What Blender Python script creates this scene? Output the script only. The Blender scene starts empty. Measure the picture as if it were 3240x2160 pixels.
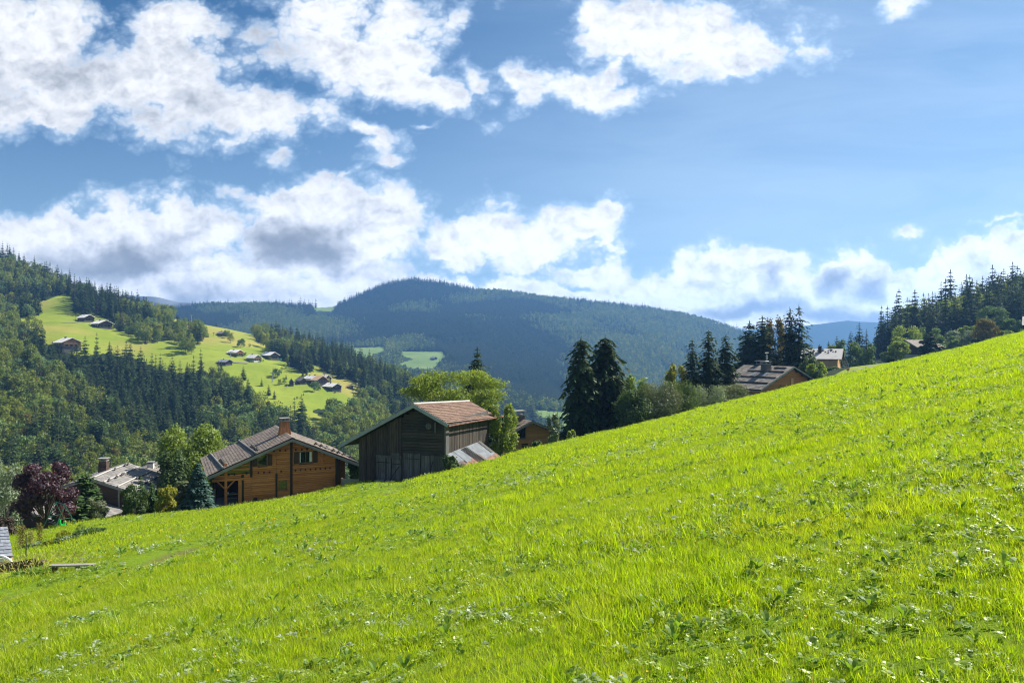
import bpy, math, random
import numpy as np
from math import radians as R, sin, cos, pi

random.seed(7)
np.random.seed(7)
S = bpy.context.scene
COL = S.collection

# ------------------------------------------------------------------ camera
F, CX, CY = 2400.0, 1620.0, 1095.0        # focal length and horizon in photo pixels
cam_d = bpy.data.cameras.new('camera')
cam = bpy.data.objects.new('camera', cam_d)
COL.objects.link(cam)
cam.location = (0, 0, 0)
cam.rotation_euler = (R(90), 0, 0)
cam_d.sensor_width = 36.0
cam_d.lens = 36.0 * F / 3240.0
cam_d.shift_y = 15.0 / 3240.0
cam_d.clip_start = 0.1
cam_d.clip_end = 60000
S.camera = cam

# ------------------------------------------------------------------ light
SUN_AZ, SUN_EL = 60.0, 45.0               # degrees right of the view direction, above the horizon
sd = bpy.data.lights.new('sun', 'SUN')
sd.energy = 5.0
sd.angle = R(0.5)
sd.color = (1.0, 0.95, 0.86)
sun = bpy.data.objects.new('sun', sd)
COL.objects.link(sun)
sun.rotation_euler = (R(90 - SUN_EL), 0, R(180 - SUN_AZ) + 0)
sun.rotation_euler = (R(90 - SUN_EL), 0, R(-SUN_AZ) + pi)
# the lamp's -Z has to run from the sun to the scene
import mathutils
dsun = mathutils.Vector((sin(R(SUN_AZ)) * cos(R(SUN_EL)), cos(R(SUN_AZ)) * cos(R(SUN_EL)), sin(R(SUN_EL))))
sun.rotation_euler = dsun.to_track_quat('Z', 'Y').to_euler()

S.view_settings.view_transform = 'Standard'
S.view_settings.look = 'None'
S.view_settings.exposure = 0.95
S.view_settings.gamma = 1.0
S.render.engine = 'CYCLES'
S.cycles.max_bounces = 6
S.cycles.diffuse_bounces = 3
S.cycles.glossy_bounces = 2
S.cycles.transmission_bounces = 4
S.cycles.volume_bounces = 0
S.cycles.transparent_max_bounces = 8
S.cycles.use_denoising = True
S.cycles.pixel_filter_type = 'BLACKMAN_HARRIS'
S.cycles.filter_width = 1.05
S.cycles.caustics_reflective = False
S.cycles.caustics_refractive = False
S.cycles.sample_clamp_indirect = 6.0


class NT:
    """small helper to write node graphs"""
    def __init__(self, tree):
        self.t = tree
        tree.nodes.clear()

    def n(self, typ, **kw):
        nd = self.t.nodes.new(typ)
        for k, v in kw.items():
            if k.startswith('i_'):
                nd.inputs[k[2:].replace('_', ' ')].default_value = v
            else:
                setattr(nd, k, v)
        return nd

    def l(self, a, b):
        self.t.links.new(a, b)

    def m(self, op, a, b=None, c=None, clamp=False):
        nd = self.t.nodes.new('ShaderNodeMath')
        nd.operation = op
        nd.use_clamp = clamp
        for i, x in enumerate((a, b, c)):
            if x is None:
                continue
            if isinstance(x, (int, float)):
                nd.inputs[i].default_value = x
            else:
                self.l(x, nd.inputs[i])
        return nd.outputs[0]

    def mix(self, f, a, b):
        nd = self.t.nodes.new('ShaderNodeMix')
        nd.data_type = 'RGBA'
        for i, x in ((0, f), (6, a), (7, b)):
            if isinstance(x, (int, float)):
                nd.inputs[i].default_value = x
            elif isinstance(x, (tuple, list)):
                nd.inputs[i].default_value = (*x, 1.0) if len(x) == 3 else x
            else:
                self.l(x, nd.inputs[i])
        return nd.outputs[2]

    def rng(self, v, a, b, c=0.0, d=1.0, smooth=True):
        nd = self.t.nodes.new('ShaderNodeMapRange')
        nd.interpolation_type = 'SMOOTHSTEP' if smooth else 'LINEAR'
        self.l(v, nd.inputs[0])
        for i, x in enumerate((a, b, c, d)):
            nd.inputs[1 + i].default_value = x
        return nd.outputs[0]

    def noise(self, vec, scale, detail=4, rough=0.55, dist=0.0, out=0):
        nd = self.t.nodes.new('ShaderNodeTexNoise')
        nd.inputs['Scale'].default_value = scale
        nd.inputs['Detail'].default_value = detail
        nd.inputs['Roughness'].default_value = rough
        nd.inputs['Distortion'].default_value = dist
        if vec is not None:
            self.l(vec, nd.inputs['Vector'])
        return nd.outputs[out]


# ------------------------------------------------------------------ world: sky and clouds
W = bpy.data.worlds.new("World")
S.world = W
W.use_nodes = True
w = NT(W.node_tree)
sky = w.n('ShaderNodeTexSky', sky_type='NISHITA', sun_disc=False)
sky.sun_elevation = R(SUN_EL)
sky.sun_rotation = R(SUN_AZ)
sky.altitude = 1200
sky.air_density = 1.0
sky.dust_density = 0.6
sky.ozone_density = 1.6
tc = w.n('ShaderNodeTexCoord')
sep = w.n('ShaderNodeSeparateXYZ')
w.l(tc.outputs['Generated'], sep.inputs[0])
ya = w.m('MAXIMUM', w.m('ABSOLUTE', sep.outputs[1]), 0.12)
pu = w.m('DIVIDE', sep.outputs[0], ya)
pv = w.m('DIVIDE', sep.outputs[2], ya)
pc = w.n('ShaderNodeCombineXYZ')           # direction on the sky, tangent coordinates
w.l(pu, pc.inputs[0]); w.l(pv, pc.inputs[1])
P0 = pc.outputs[0]
# wobble the coordinates so that outlines billow
nz1 = w.noise(P0, 5.0, 3, 0.6, out=1)
nz2 = w.noise(P0, 22.0, 3, 0.65, out=1)


def vadd(a, b, s):
    sub = w.n('ShaderNodeVectorMath', operation='SUBTRACT'); w.l(b, sub.inputs[0]); sub.inputs[1].default_value = (.5, .5, .5)
    sc = w.n('ShaderNodeVectorMath', operation='SCALE'); w.l(sub.outputs[0], sc.inputs[0]); sc.inputs['Scale'].default_value = s
    ad = w.n('ShaderNodeVectorMath', operation='ADD'); w.l(a, ad.inputs[0]); w.l(sc.outputs[0], ad.inputs[1])
    return ad.outputs[0]


P1 = vadd(vadd(P0, nz1, 0.10), nz2, 0.035)
sp1 = w.n('ShaderNodeSeparateXYZ'); w.l(P1, sp1.inputs[0])


def blob(vec, cx, cy, rx, ry, rot=0.0, gain=1.0):
    """1 in the middle of an ellipse on the sky (given in photo pixels), 0 at its rim, negative outside"""
    mp = w.n('ShaderNodeMapping', vector_type='TEXTURE')
    w.l(vec, mp.inputs['Vector'])
    mp.inputs['Location'].default_value = ((cx - CX) / F, (CY - cy) / F, 0)
    mp.inputs['Rotation'].default_value = (0, 0, R(rot))
    mp.inputs['Scale'].default_value = (rx / F, ry / F, 1)
    ln = w.n('ShaderNodeVectorMath', operation='LENGTH'); w.l(mp.outputs[0], ln.inputs[0])
    return w.m('MULTIPLY', w.m('SUBTRACT', 1.0, ln.outputs['Value']), gain)


def smax(vec, blobs, k=0.25):
    # each blob is joined as soon as it is made, so that few values are alive at once
    r = blob(vec, *blobs[0])
    for i, b in enumerate(blobs[1:]):
        if i % 3 == 2:                      # forces the evaluation order
            ch = w.n('ShaderNodeVectorMath', operation='MULTIPLY_ADD')
            w.l(r, ch.inputs[0]); ch.inputs[1].default_value = (1e-9,) * 3; w.l(vec, ch.inputs[2])
            vec = ch.outputs[0]
        r = w.m('SMOOTH_MAX', r, blob(vec, *b), k)
    return r


#SKY_BLOBS
high = [(90, 150, 380, 235, 0, 1), (430, 270, 430, 190, -8, 1), (240, 330, 430, 95, 0, .9),
        (560, 60, 150, 120, 0, .9), (760, 360, 270, 130, -14, .9), (715, 455, 130, 60, 10, .7),
        (1080, 130, 340, 185, -18, 1), (1290, 265, 230, 100, -16, .9), (1010, 15, 190, 80, 0, .8),
        (1240, 40, 100, 60, 0, .5), (1435, 90, 90, 40, 45, .25), (1505, 235, 60, 35, -10, .45),
        (1150, 430, 130, 38, -14, .75), (1190, 475, 115, 42, 20, .6), (1225, 515, 60, 28, 0, .5),
        (1345, 403, 62, 15, 0, .5), (880, 495, 48, 26, 20, .35), (1555, 390, 45, 32, 30, .4), (1580, 310, 35, 22, 0, .3),
        (1800, 275, 215, 62, -8, .9), (1720, 300, 120, 48, 20, .8), (1950, 290, 120, 34, -4, .6),
        (2080, 90, 300, 165, 0, 1.1), (2330, 140, 330, 85, 8, 1), (1870, 40, 120, 85, -40, .75),
        (1930, 210, 100, 60, 60, .7), (2560, 130, 190, 45, -6, .6), (2300, 20, 160, 60, 0, .6),
        (2850, 15, 100, 40, 15, .6), (740, 603, 110, 30, -22, .35),
        (950, 610, 150, 36, 12, .6), (1075, 575, 60, 14, 18, .3), (1330, 30, 60, 50, 0, .2)]
low = [(60, 745, 320, 100, 0, 1), (300, 735, 230, 105, 0, 1), (560, 745, 280, 112, 0, 1), (180, 850, 420, 130, 0, 1),
       (600, 900, 620, 120, 0, 1.1), (900, 735, 180, 110, 20, 1), (1050, 690, 210, 105, 0, 1.05), (1250, 690, 150, 90, -12, .95),
       (1080, 800, 330, 120, 0, 1.1), (1000, 930, 460, 85, 0, 1.1), (880, 640, 120, 40, 15, .5),
       (1440, 770, 160, 80, 25, .85), (1560, 730, 105, 75, 0, .9), (1660, 790, 210, 70, 0, .85), (1810, 715, 140, 65, 12, .85),
       (1925, 683, 62, 28, 0, .6), (1900, 780, 90, 45, 0, .6), (1860, 850, 140, 75, 0, .8), (1500, 905, 300, 42, 0, .7), (1700, 940, 380, 40, 0, .8),
       (2130, 900, 200, 75, 10, .9), (2290, 850, 260, 62, 0, .95), (2330, 930, 340, 85, 0, 1), (2460, 840, 130, 50, 0, .8),
       (2690, 850, 170, 85, 0, 1), (2600, 930, 330, 80, 0, 1), (2850, 900, 330, 100, 0, 1), (3060, 830, 320, 75, 6, .95),
       (3240, 860, 260, 120, 0, 1), (2300, 1010, 700, 75, 0, 1.1), (2950, 1040, 600, 100, 0, 1.1), (3180, 770, 120, 12, 3, .3),
       (2900, 715, 40, 8, 0, .3), (3170, 712, 60, 7, 4, .25)]
mh = smax(P1, high, 0.18)
ml = smax(P1, low, 0.18)
mask = w.m('MAXIMUM', mh, w.m('ADD', ml, 0.15))
# fine structure: stretched fbm, used twice so that the light side of each billow can be found
def puff(vec, det):
    """round billows broken up by fine noise, about 0..1"""
    n_ = w.noise(vec, 9.5, det, 0.64, 0.2)
    vo = w.n('ShaderNodeTexVoronoi', feature='SMOOTH_F1', voronoi_dimensions='2D')
    vo.inputs['Scale'].default_value = 11.0; vo.inputs['Detail'].default_value = 3.0; vo.inputs['Roughness'].default_value = 0.6
    vo.inputs['Lacunarity'].default_value = 2.3; vo.inputs['Smoothness'].default_value = 0.35
    w.l(vadd(vec, nz2, 0.03), vo.inputs['Vector'])
    b_ = w.m('MULTIPLY_ADD', vo.outputs['Distance'], -1.15, 1.0)
    return w.m('ADD', w.m('MULTIPLY', b_, 0.42), w.m('MULTIPLY', n_, 0.62))


mpn = w.n('ShaderNodeMapping', vector_type='POINT'); w.l(P0, mpn.inputs['Vector']); mpn.inputs['Scale'].default_value = (1.0, 1.35, 1)
f1 = puff(mpn.outputs[0], 8)
mpo = w.n('ShaderNodeMapping', vector_type='POINT'); w.l(P0, mpo.inputs['Vector'])
mpo.inputs['Scale'].default_value = (1.0, 1.35, 1); mpo.inputs['Location'].default_value = (0.008, 0.016, 0)
f2 = puff(mpo.outputs[0], 5)
edge = w.m('MULTIPLY_ADD', w.m('SUBTRACT', f1, 0.36), 1.35, mask)
cover = w.rng(edge, 0.0, 0.36)
thin = w.rng(edge, -0.28, 0.30)
thick = w.rng(edge, 0.15, 0.9)
# grey bellies of the low banks and the thicker high cloud
dark = [(330, 800, 330, 75, -2, 1.1), (560, 745, 150, 60, 20, .6), (150, 790, 150, 60, 0, .6), (880, 790, 120, 70, 0, .8), (960, 765, 220, 95, -6, 1.2),
        (1100, 735, 110, 35, 8, .6), (700, 930, 330, 40, 0, .3), (830, 905, 110, 35, 0, .45), (620, 960, 200, 40, 0, .5), (1340, 810, 60, 35, 20, .5),
        (2630, 895, 75, 60, 30, .85), (2745, 890, 90, 60, 35, .8), (2360, 985, 290, 38, 0, 1.1), (2700, 1000, 360, 50, 0, 1.1), (2440, 900, 60, 40, 50, .5),
        (2300, 880, 120, 26, 0, .35), (850, 130, 160, 70, -10, .3), (280, 230, 330, 130, 0, .28), (640, 350, 240, 80, 0, .22), (3080, 880, 90, 40, 30, .35)]
md = smax(P1, dark, 0.25)
dk = w.m('MULTIPLY_ADD', w.m('SUBTRACT', f1, 0.38), 0.32, md)
dk = w.rng(dk, -0.25, 0.85)
rel = w.m('SUBTRACT', f2, f1)
rel = w.m('MULTIPLY', rel, w.m('MULTIPLY_ADD', dk, -1.0, 1.25))
tone = w.m('ADD', w.m('SUBTRACT', w.m('MULTIPLY_ADD', w.noise(P1, 4.5, 2, 0.5), -0.45, 1.13), w.m('MULTIPLY', dk, 0.84)), rel, clamp=True)
ccol = w.n('ShaderNodeValToRGB')
w.l(tone, ccol.inputs[0])
cr = ccol.color_ramp
cr.elements[0].position = 0.0; cr.elements[0].color = (0.165, 0.18, 0.205, 1)
cr.elements[1].position = 1.0; cr.elements[1].color = (0.64, 0.645, 0.65, 1)
e = cr.elements.new(0.5); e.color = (0.40, 0.42, 0.455, 1)
e = cr.elements.new(0.8); e.color = (0.555, 0.565, 0.585, 1)
# veil of thin high haze, growing towards the sun side
veil = w.rng(pu, -0.35, 0.45, 0.0, 1.0)
vn = w.n('ShaderNodeMapping', vector_type='POINT'); w.l(P0, vn.inputs['Vector']); vn.inputs['Scale'].default_value = (1.2, 6.0, 1); vn.inputs['Rotation'].default_value = (0, 0, R(-12))
vno = w.noise(vn.outputs[0], 2.6, 5, 0.6, 0.6)
veil = w.m('MULTIPLY', veil, w.rng(vno, 0.2, 0.8, 0.5, 1.0))
lowv = w.rng(pv, 0.42, 0.0, 0.0, 0.8)
veil = w.m('MULTIPLY', w.m('ADD', veil, lowv), 0.40)
skys = w.n('ShaderNodeVectorMath', operation='SCALE'); w.l(sky.outputs[0], skys.inputs[0]); skys.inputs['Scale'].default_value = 0.045
tint = w.n('ShaderNodeVectorMath', operation='MULTIPLY'); w.l(skys.outputs[0], tint.inputs[0]); tint.inputs[1].default_value = (0.50, 0.88, 1.10)
base = w.mix(veil, tint.outputs[0], (0.39, 0.485, 0.585))
base = w.mix(w.m('MULTIPLY', thin, 0.50), base, (0.45, 0.56, 0.68))
cb = w.n('ShaderNodeVectorMath', operation='SCALE'); w.l(ccol.outputs[0], cb.inputs[0]); w.l(w.rng(pv, 0.24, 0.03, 0.88, 1.25), cb.inputs['Scale'])
fin = w.mix(cover, base, cb.outputs[0])
bg = w.n('ShaderNodeBackground'); w.l(fin, bg.inputs[0]); bg.inputs[1].default_value = 1.0
wo = w.n('ShaderNodeOutputWorld'); w.l(bg.outputs[0], wo.inputs[0])
W.cycles.sampling_method = 'MANUAL'
W.cycles.sample_map_resolution = 512


# ================================================================== helpers
def P(px, py, d):
    """world point at depth d (metres along the view axis) seen at photo pixel px, py"""
    return ((px - CX) / F * d, d, (CY - py) / F * d)


def tag(o, label=None, cat=None, group=None, kind=None):
    if label: o['label'] = label
    if cat: o['category'] = cat
    if group: o['group'] = group
    if kind: o['kind'] = kind
    return o


def link(name, me, parent=None, loc=None, rotz=0.0):
    o = bpy.data.objects.new(name, me)
    COL.objects.link(o)
    if parent is not None: o.parent = parent
    if loc is not None: o.location = loc
    if rotz: o.rotation_euler = (0, 0, rotz)
    return o


def empty(name, loc, rotz=0.0):
    o = bpy.data.objects.new(name, None)
    o.empty_display_size = 0.2
    COL.objects.link(o)
    o.location = loc
    o.rotation_euler = (0, 0, rotz)
    return o


def np_mesh(name, V, faces, mats=None, midx=None, smooth=False):
    """mesh from numpy arrays; faces is a list of (n,k) integer arrays"""
    me = bpy.data.meshes.new(name)
    V = np.asarray(V, dtype=np.float32)
    me.vertices.add(len(V))
    me.vertices.foreach_set('co', V.ravel())
    loops = np.concatenate([f.ravel() for f in faces]).astype(np.int32)
    tot = np.concatenate([np.full(len(f), f.shape[1], dtype=np.int32) for f in faces])
    start = np.concatenate([[0], np.cumsum(tot)[:-1]]).astype(np.int32)
    me.loops.add(len(loops)); me.polygons.add(len(tot))
    me.loops.foreach_set('vertex_index', loops)
    me.polygons.foreach_set('loop_start', start)
    me.polygons.foreach_set('loop_total', tot)
    if midx is not None:
        me.polygons.foreach_set('material_index', np.asarray(midx, dtype=np.int32))
    if smooth:
        me.polygons.foreach_set('use_smooth', np.ones(len(tot), dtype=bool))
    for m in (mats or []):
        me.materials.append(m)
    me.update(calc_edges=True)
    return me


class MB:
    """collects boxes, prisms and tubes into ONE mesh"""
    def __init__(self):
        self.v = []; self.f = []; self.mi = []; self.cur = 0

    def add(self, vs, fs, M=None):
        b = len(self.v)
        for p in vs:
            self.v.append(tuple(p) if M is None else tuple(M @ mathutils.Vector(p)))
        for f in fs:
            self.f.append(tuple(b + i for i in f)); self.mi.append(self.cur)

    def box(self, x0, x1, y0, y1, z0, z1, M=None):
        vs = [(x0, y0, z0), (x1, y0, z0), (x1, y1, z0), (x0, y1, z0), (x0, y0, z1), (x1, y0, z1), (x1, y1, z1), (x0, y1, z1)]
        self.add(vs, [(0, 3, 2, 1), (4, 5, 6, 7), (0, 1, 5, 4), (1, 2, 6, 5), (2, 3, 7, 6), (3, 0, 4, 7)], M)

    def prism(self, poly, y0, y1):
        """polygon in x,z extruded along y"""
        n = len(poly)
        vs = [(x, y0, z) for x, z in poly] + [(x, y1, z) for x, z in poly]
        fs = [tuple(range(n)), tuple(range(2 * n - 1, n - 1, -1))]
        for i in range(n):
            j = (i + 1) % n
            fs.append((j, i, n + i, n + j))
        self.add(vs, fs)

    def slab(self, a, b, c, d, th):
        """four corners (counter-clockwise from above) thickened downwards along the normal"""
        a, b, c, d = [mathutils.Vector(p) for p in (a, b, c, d)]
        n = (b - a).cross(d - a).normalized() * th
        vs = [a, b, c, d, a - n, b - n, c - n, d - n]
        self.add(vs, [(0, 1, 2, 3), (7, 6, 5, 4), (0, 4, 5, 1), (1, 5, 6, 2), (2, 6, 7, 3), (3, 7, 4, 0)])

    def tube(self, pts, radii, seg=6, caps=True):
        pts = [mathutils.Vector(p) for p in pts]
        if isinstance(radii, (int, float)): radii = [radii] * len(pts)
        rings = []
        b = len(self.v)
        for i, p in enumerate(pts):
            d = (pts[min(i + 1, len(pts) - 1)] - pts[max(i - 1, 0)]).normalized()
            up = mathutils.Vector((0, 0, 1)) if abs(d.z) < 0.9 else mathutils.Vector((1, 0, 0))
            u = d.cross(up).normalized(); w_ = d.cross(u)
            for k in range(seg):
                a = 2 * pi * k / seg
                self.v.append(tuple(p + (u * cos(a) + w_ * sin(a)) * radii[i]))
        for i in range(len(pts) - 1):
            for k in range(seg):
                k2 = (k + 1) % seg
                self.f.append((b + i * seg + k, b + i * seg + k2, b + (i + 1) * seg + k2, b + (i + 1) * seg + k)); self.mi.append(self.cur)
        if caps:
            self.f.append(tuple(b + k for k in range(seg - 1, -1, -1))); self.mi.append(self.cur)
            self.f.append(tuple(b + (len(pts) - 1) * seg + k for k in range(seg))); self.mi.append(self.cur)

    def mesh(self, name, mats):
        me = bpy.data.meshes.new(name)
        me.from_pydata(self.v, [], self.f)
        if not isinstance(mats, (list, tuple)): mats = [mats]
        for m in mats: me.materials.append(m)
        me.polygons.foreach_set('material_index', np.array(self.mi, dtype=np.int32))
        me.update()
        return me

    def build(self, name, mats, parent=None, loc=None, rotz=0.0):
        return link(name, self.mesh(name, mats), parent, loc, rotz)


# ------------------------------------------------------------------ materials
def new_mat(name):
    m = bpy.data.materials.new(name)
    m.use_nodes = True
    return m, NT(m.node_tree)


def island(g):
    return g.n('ShaderNodeNewGeometry').outputs['Random Per Island']


def leaf_mat(name, a, b, trans=0.45, gloss=0.06, val=0.35, tcol=None, rough=0.45, patch=None):
    """two leaf colours mixed per leaf and per plant, lit from both sides"""
    m, g = new_mat(name)
    oi = g.n('ShaderNodeObjectInfo').outputs['Random']
    ri = island(g)
    f = g.m('MULTIPLY_ADD', oi, 0.45, g.m('MULTIPLY', ri, 0.55))
    c = g.mix(f, a, b)
    hs = g.n('ShaderNodeHueSaturation')
    g.l(c, hs.inputs['Color'])
    g.l(g.m('MULTIPLY_ADD', g.m('FRACT', g.m('MULTIPLY', g.m('ADD', ri, oi), 7.31)), val, 1 - val * 0.5), hs.inputs['Value'])
    c = hs.outputs[0]
    if patch:                                  # patches of other plants through the sward
        gp = g.n('ShaderNodeNewGeometry').outputs['Position']
        p1 = g.noise(gp, 0.9, 3, 0.6); p2 = g.noise(gp, 3.6, 3, 0.65)
        c = g.mix(g.m('MULTIPLY', g.rng(p1, 0.44, 0.66), 0.55), c, patch[0])
        c = g.mix(g.m('MULTIPLY', g.rng(p2, 0.50, 0.68), 0.55), c, patch[1])
    d = g.n('ShaderNodeBsdfDiffuse'); g.l(c, d.inputs[0])
    t = g.n('ShaderNodeBsdfTranslucent')
    tt = g.n('ShaderNodeVectorMath', operation='MULTIPLY'); g.l(c, tt.inputs[0]); tt.inputs[1].default_value = tcol or (1.5, 1.45, 0.8)
    g.l(tt.outputs[0], t.inputs[0])
    mx = g.n('ShaderNodeMixShader'); mx.inputs[0].default_value = trans
    g.l(d.outputs[0], mx.inputs[1]); g.l(t.outputs[0], mx.inputs[2])
    gl = g.n('ShaderNodeBsdfGlossy'); gl.inputs['Roughness'].default_value = rough + .12; gl.inputs[0].default_value = (1, 1, 1, 1)
    mg = g.n('ShaderNodeMixShader'); mg.inputs[0].default_value = gloss * .5
    g.l(mx.outputs[0], mg.inputs[1]); g.l(gl.outputs[0], mg.inputs[2])
    o = g.n('ShaderNodeOutputMaterial'); g.l(mg.outputs[0], o.inputs[0])
    return m


def finish(g, col, rough=0.8, bump=None, bs=0.3, bd=0.02, metal=0.0, spec=0.3):
    p = g.n('ShaderNodeBsdfPrincipled')
    if isinstance(col, (tuple, list)): p.inputs['Base Color'].default_value = (*col, 1)
    else: g.l(col, p.inputs['Base Color'])
    if isinstance(rough, (int, float)): p.inputs['Roughness'].default_value = rough
    else: g.l(rough, p.inputs['Roughness'])
    p.inputs['Metallic'].default_value = metal
    p.inputs['Specular IOR Level'].default_value = spec
    if bump is not None:
        b = g.n('ShaderNodeBump'); b.inputs['Strength'].default_value = bs; b.inputs['Distance'].default_value = bd
        g.l(bump, b.inputs['Height']); g.l(b.outputs[0], p.inputs['Normal'])
    o = g.n('ShaderNodeOutputMaterial'); g.l(p.outputs[0], o.inputs[0])


def coords(g, scale=(1, 1, 1)):
    t = g.n('ShaderNodeTexCoord'); mp = g.n('ShaderNodeMapping'); g.l(t.outputs['Object'], mp.inputs[0]); mp.inputs['Scale'].default_value = scale
    return mp.outputs[0]


def wood_mat(name, a, b, c=None, grain=(3, 3, 40), stain=0.5, rough=0.75):
    """boards: colour differs per board, streaked along the grain, with stains"""
    m, g = new_mat(name)
    v = coords(g, grain)
    n1 = g.noise(v, 1.0, 5, 0.65)
    n2 = g.noise(coords(g, (.35, .35, .35)), 1.0, 4, 0.6)
    ri = island(g)
    k = g.m('ADD', g.m('MULTIPLY', ri, 0.45), g.m('MULTIPLY', g.rng(n1, 0.3, 0.7), 0.55))
    col = g.mix(k, a, b)
    if c is not None:
        col = g.mix(g.m('MULTIPLY', g.rng(n2, 0.45, 0.72), stain), col, c)
    finish(g, col, rough, n1, 0.35, 0.01)
    return m


def plain(name, col, rough=0.7, metal=0.0, var=0.12, scale=3.0, spec=0.3):
    m, g = new_mat(name)
    n1 = g.noise(coords(g), scale, 4, 0.6)
    c2 = tuple(x * (1 - var * 2.2) for x in col)
    finish(g, g.mix(g.rng(n1, 0.35, 0.65), c2, col), rough, n1, 0.15, 0.01, metal, spec)
    return m


def shingle_mat(name, a, b, moss=None, dark=(0.03, 0.028, 0.025)):
    m, g = new_mat(name)
    ri = island(g)
    n1 = g.noise(coords(g), 2.2, 5, 0.65)
    n2 = g.noise(coords(g), 0.45, 4, 0.6)
    col = g.mix(g.m('ADD', g.m('MULTIPLY', ri, 0.7), g.m('MULTIPLY', n1, 0.3)), a, b)
    col = g.mix(g.m('MULTIPLY', g.rng(n2, 0.5, 0.75), 0.5), col, dark)
    if moss: col = g.mix(g.m('MULTIPLY', g.rng(n1, 0.56, 0.66), 0.6), col, moss)
    finish(g, col, 0.72, n1, 0.3, 0.02)
    return m


M = {}
M['grass'] = leaf_mat('grass', (0.172, 0.280, 0.008), (0.525, 0.560, 0.024), patch=((0.45, 0.46, 0.04), (0.120, 0.235, 0.008)), trans=0.5, gloss=0.035, val=0.6, tcol=(1.4, 1.55, 0.5), rough=0.4)
M['grass_dry'] = leaf_mat('grass_dry', (0.42, 0.36, 0.13), (0.25, 0.27, 0.06), trans=0.4, gloss=0.04)
M['weed'] = leaf_mat('weed', (0.085, 0.180, 0.018), (0.20, 0.31, 0.030), trans=0.45, gloss=0.05, rough=0.42)
M['clover'] = leaf_mat('clover', (0.17, 0.27, 0.015), (0.34, 0.43, 0.035), trans=0.5, gloss=0.10, val=0.6, rough=0.35)
M['weed_pale'] = leaf_mat('weed_pale', (0.20, 0.27, 0.13), (0.40, 0.46, 0.30), trans=0.35, gloss=0.08, rough=0.42)
M['flower'] = leaf_mat('flower', (0.75, 0.50, 0.02), (0.85, 0.62, 0.05), trans=0.3, gloss=0.02)
M['spruce'] = leaf_mat('spruce', (0.022, 0.042, 0.016), (0.062, 0.098, 0.030), trans=0.22, gloss=0.03, val=0.5)
M['spruce_far'] = leaf_mat('spruce_far', (0.026, 0.052, 0.018), (0.066, 0.100, 0.028), trans=0.2, gloss=0.02, val=0.6)
M['blue_spruce'] = leaf_mat('blue_spruce', (0.045, 0.095, 0.075), (0.085, 0.150, 0.120), trans=0.15, gloss=0.04, tcol=(1, 1.1, 1))
M['beech'] = leaf_mat('beech', (0.095, 0.150, 0.024), (0.250, 0.270, 0.036), trans=0.45, gloss=0.035, val=0.5)
M['ash'] = leaf_mat('ash', (0.085, 0.150, 0.045), (0.145, 0.215, 0.060), trans=0.35, gloss=0.045, val=0.4)
M['bright'] = leaf_mat('bright', (0.12, 0.195, 0.028), (0.26, 0.32, 0.050), trans=0.48, gloss=0.05, val=0.4)
M['yellow'] = leaf_mat('yellow', (0.17, 0.22, 0.024), (0.36, 0.33, 0.035), trans=0.45, gloss=0.04)
M['autumn'] = leaf_mat('autumn', (0.11, 0.12, 0.030), (0.19, 0.14, 0.035), trans=0.35, gloss=0.03)
M['dead'] = leaf_mat('dead', (0.070, 0.055, 0.045), (0.12, 0.085, 0.065), trans=0.1, gloss=0.02, tcol=(1, 1, 1))
M['purple'] = leaf_mat('purple', (0.030, 0.010, 0.018), (0.085, 0.026, 0.040), trans=0.35, gloss=0.10, tcol=(1.8, 0.7, 0.9))
M['pale_leaf'] = leaf_mat('pale_leaf', (0.11, 0.155, 0.075), (0.26, 0.32, 0.19), trans=0.3, gloss=0.10, val=0.4)
M['bush'] = leaf_mat('bush', (0.050, 0.095, 0.028), (0.110, 0.160, 0.045), trans=0.35, gloss=0.05)
M['greybush'] = leaf_mat('greybush', (0.10, 0.125, 0.055), (0.17, 0.19, 0.095), trans=0.3, gloss=0.07)
M['thuja'] = leaf_mat('thuja', (0.045, 0.090, 0.026), (0.085, 0.140, 0.040), trans=0.2, gloss=0.03)
M['bark'] = plain('bark', (0.085, 0.065, 0.050), 0.9)
M['bark_grey'] = plain('bark_grey', (0.16, 0.145, 0.12), 0.9)


# ================================================================== terrain
def sstep(x, a, b):
    t = np.clip((x - a) / (b - a), 0, 1)
    return t * t * (3 - 2 * t)


# outline of the near meadow against what lies behind it: photo x, photo y, depth in metres
EDGE = [(-400, 1745, 70), (0, 1690, 72), (143, 1672, 74), (255, 1652, 75), (399, 1633, 76), (574, 1621, 76), (671, 1614, 75.5), (768, 1597, 77),
        (881, 1580, 78.5), (1008, 1556, 80), (1080, 1541, 80), (1140, 1528, 70), (1200, 1524, 69), (1254, 1526, 68), (1336, 1512, 66.5), (1441, 1487, 66),
        (1560, 1456, 72), (1662, 1428, 78), (1764, 1403, 84), (1845, 1384, 88), (1976, 1354, 92), (2180, 1303, 98), (2355, 1262, 104), (2487, 1229, 108),
        (2580, 1204, 110), (2700, 1177, 112), (2855, 1142, 116), (2972, 1117, 118), (3066, 1095, 120), (3173, 1066, 122), (3240, 1052, 124), (3700, 930, 130), (4500, 740, 136)]
E_t = np.array([(e[0] - CX) / F for e in EDGE]); E_v = np.array([(e[1] - CY) / F for e in EDGE]); E_d = np.array([e[2] for e in EDGE])
A0, B0 = 0.225, 0.118


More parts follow.
